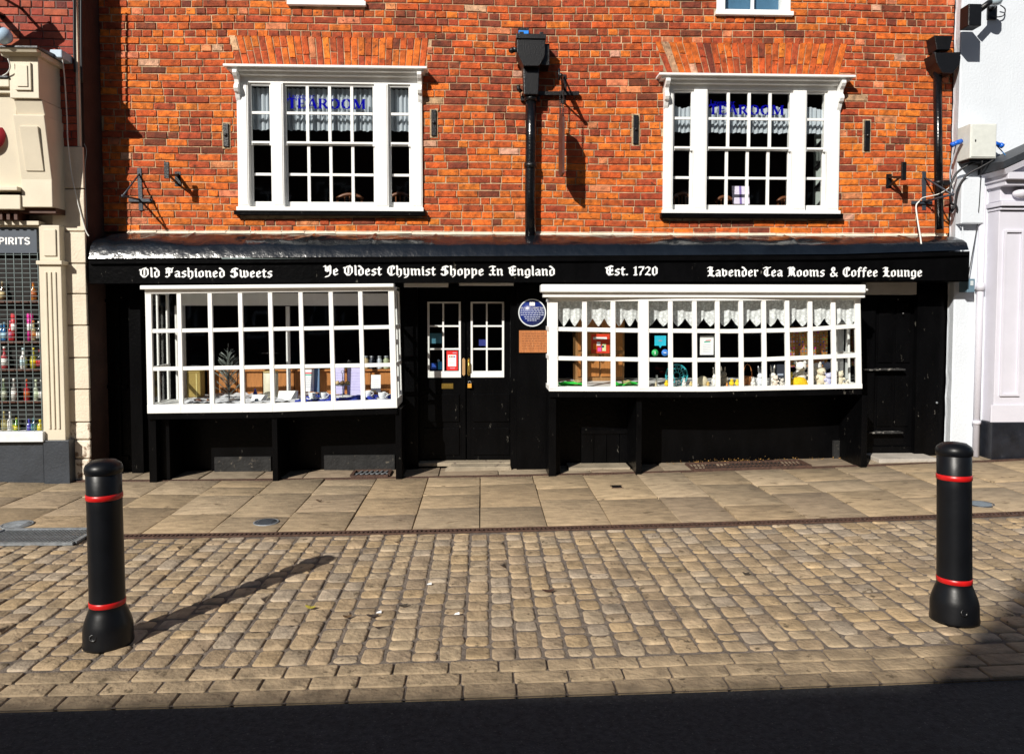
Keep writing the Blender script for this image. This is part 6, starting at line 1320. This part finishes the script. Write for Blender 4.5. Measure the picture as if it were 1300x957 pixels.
cable([(1259, 20, -.19), (1265, 22, -.2), (1274, 20, -.2), (1276, 12, -.2), (1270, 7, -.22)], .006, CB, 'short black cable loop beside the high camera')
cable([(1219, 282, -.17), (1214, 262, -.2), (1208, 258, -.2), (1206, 240, -.22), (1213, 222, -.22), (1225, 212, -.26), (1238, 206, -.3)], .012, CB, 'thick black cable curling left from the grey cabinet')
cable([(1209, 262, -.19), (1207, 270, -.2), (1212, 262, -.22), (1216, 240, -.24), (1228, 222, -.28), (1246, 212, -.33), (1262, 203, -.36)], .011, CB, 'second thick black cable curving towards the hood roof')
cable([(1214, 183, -.28), (1211, 195, -.22), (1207, 212, -.19), (1206, 226, -.18), (1210, 244, -.18)], .006, flat('grey_blue_cable', (.3, .38, .45)), 'grey blue cable hanging from the left blue connector')
cable([(1264, 184, -.27), (1270, 190, -.24), (1277, 198, -.3)], .006, flat('blue_cable', (.02, .12, .3)), 'blue cable leaving the right blue connector')
cable([(1247, 204, -.35), (1245, 230, -.3), (1243, 262, -.27), (1240, 290, -.22), (1233, 330, -.30), (1229, 352, -.32)], .005, CB, 'thin black wire from the cabinet down to the tiny box')
cable([(1219, 288, -.2), (1222, 290, -.2), (1222, 312, -.2), (1224, 318, -.22)], .007, WHITEW, 'white cable below the white cover box')
cable([(1167, 256, -.05), (1172, 251, -.08), (1190, 247, -.15), (1203, 240, -.2), (1212, 232, -.24)], .005, CW, 'thin white wire from the iron bracket to the white wall')
cable([(1170, 320, -.42), (1169, 305, -.38), (1165, 280, -.2), (1163, 262, -.06), (1167, 256, -.05)], .008, CW, 'white cable hanging from the right iron bracket onto the canopy')
cable([(1237, 372, YR-.01), (1238, 430, YR-.01), (1238, 480, YR-.01), (1238, 560, YR-.01)], .005, flat('white_wire', (.68, .7, .72)), 'thin white wire running down the white wall beside the drainpipe')
cable([(1196, 318, -.40), (1202, 314, -.38), (1212, 317, -.42), (1206, 311, -.3), (1196, 312, -.3), (1190, 306, -.2), (1188, 296, -.08)], .005, CB, 'thin black wire looped on the right end of the canopy')
# ================================================================ BOLLARDS
def bollard(px, py, label):
    p = PG(px, py); t = thing('bollard', label, 'bollard', (p.x, p.y, p.z), 'black bollards with red bands on the cobbles')
    H = .935; r = .084; q = (p.x, p.y, p.z)
    b = MB(); b.lathe([(.118, 0), (.120, .012), (.117, .03), (.116, .095), (.109, .125), (.091, .175), (r+.001, .19), (r, .20), (r-.002, .7), (r-.001, H-.06), (r-.006, H-.055)], q, 40); b.build('post', BOLL, t)
    b = MB(); b.lathe([(r-.002, H-.06), (r+.004, H-.055), (r+.005, H-.03), (r-.002, H-.012), (r*.7, H+.006), (r*.3, H+.012), (0, H+.013)], q, 40); b.build('cap', BOLL, t)
    for z in (.205, H-.185):
        b = MB(); b.lathe([(r-.001, z-.002), (r+.0018, z), (r+.0018, z+.024), (r-.001, z+.026)], q, 40); b.build('red_band', RED, t)
    b = MB(); b.lathe([(.02, -.002), (.02, .006), (.012, .006), (.010, .002), (0, .002)], (p.x-.02, p.y-.111, p.z+.075), 16, rot=Matrix.Rotation(R(80), 3, 'X')); b.build('fixing_bolt', BLACKM, t)
    return t
B1 = bollard(138, 816, 'black bollard with red bands at left, casting a long shadow')
p2 = PG(1211.5, 786); B2 = copy_tree(B1, p2, 'black bollard with red bands at the edge of the shade, right'); B2.rotation_euler = (R(-2.2), R(-.2), 0); B1.rotation_euler = (0, R(-.3), 0)
# litter and leaves on the cobbles
rn = random.Random(21)
for i, (px, py, cc, lab) in enumerate(((441, 785, (.09, .05, .02), 'brown dead leaf on the cobbles right of the bollard shadow'), (473, 784, (.03, .02, .015), 'dark curled leaf on the cobbles, left of a small white scrap'), (512, 771, (.04, .03, .02), 'dark twig on the middle of the cobbles'), (696, 752, (.05, .02, .01), 'small dark twig on the cobbles right of centre'), (394, 773, (.3, .25, .03), 'tiny yellow leaf on the cobbles'), (947, 730, (.04, .03, .02), 'tiny dark leaf on the right part of the cobbles'), (405, 637, (.07, .04, .02), 'brown leaf on the flagstones above the round cover'))):
    p = PG(px, py); b = MB(); L_ = rn.uniform(.022, .04); a = rn.uniform(-.5, .5); n = 6; v = []
    for k in range(n+1): u = k/n*2-1; w_ = .010*(1-u*u)+.001; v += [(p.x+u*L_*math.cos(a)-w_*math.sin(a), p.y+u*L_*math.sin(a)+w_*math.cos(a), p.z+.012+.010*abs(u)), (p.x+u*L_*math.cos(a)+w_*math.sin(a), p.y+u*L_*math.sin(a)-w_*math.cos(a), p.z+.008+.008*u*u)]
    b.add(v, [(2*k, 2*k+1, 2*k+3, 2*k+2) for k in range(n)]); tag(b.build('leaf', flat('leaf%d' % i, cc, .8)), lab, 'leaf')
for px, py, lab in ((481, 779, 'small white paper scrap beside the dark curled leaf'), (545, 743, 'tiny white scrap in the middle of the cobbles'), (580, 781, 'tiny pale scrap left of the centre cobbles'), (322, 593, 'flat white paper scrap under the sweets window')):
    p = PG(px, py); b = MB(); s_ = .016 if py > 600 else .03; b.add([(p.x-s_, p.y-.008, p.z+.008), (p.x+s_, p.y-.012, p.z+.010), (p.x+s_*.8, p.y+.012, p.z+.016), (p.x-s_*.6, p.y+.010, p.z+.010)], [(0, 1, 2, 3)]); tag(b.build('paper_scrap', LETW), lab, 'litter')
b = MB(); rn = random.Random(31)
for k in range(260):   # dry leaves blown against the wall foot
    c_ = rn.choice((3.3, 3.3, 3.35, 3.0)); x = rn.gauss(PX(930), .28) if k < 150 else rn.uniform(PX(850), PX(1095)); y = -.03-abs(rn.gauss(0, .035)); s_ = rn.uniform(.004, .011); z = G(x)+.008+abs(rn.gauss(0, .02 if k < 150 else .006)); d = Vector((rn.uniform(-1, 1), rn.uniform(-1, 1), rn.uniform(-1, 1))).normalized(); e_ = d.orthogonal().normalized(); q = Vector((x, y, z))
    b.add([q-d*s_, q+e_*s_*.5, q+d*s_, q-e_*s_*.5], [(0, 1, 2, 3)])
tag(b.build('leaf_litter', flat('dry_leaves', (.3, .16, .04), .9)), 'dry brown leaf crumbs against the wall over the cellar grating', 'leaf litter', None, 'stuff')
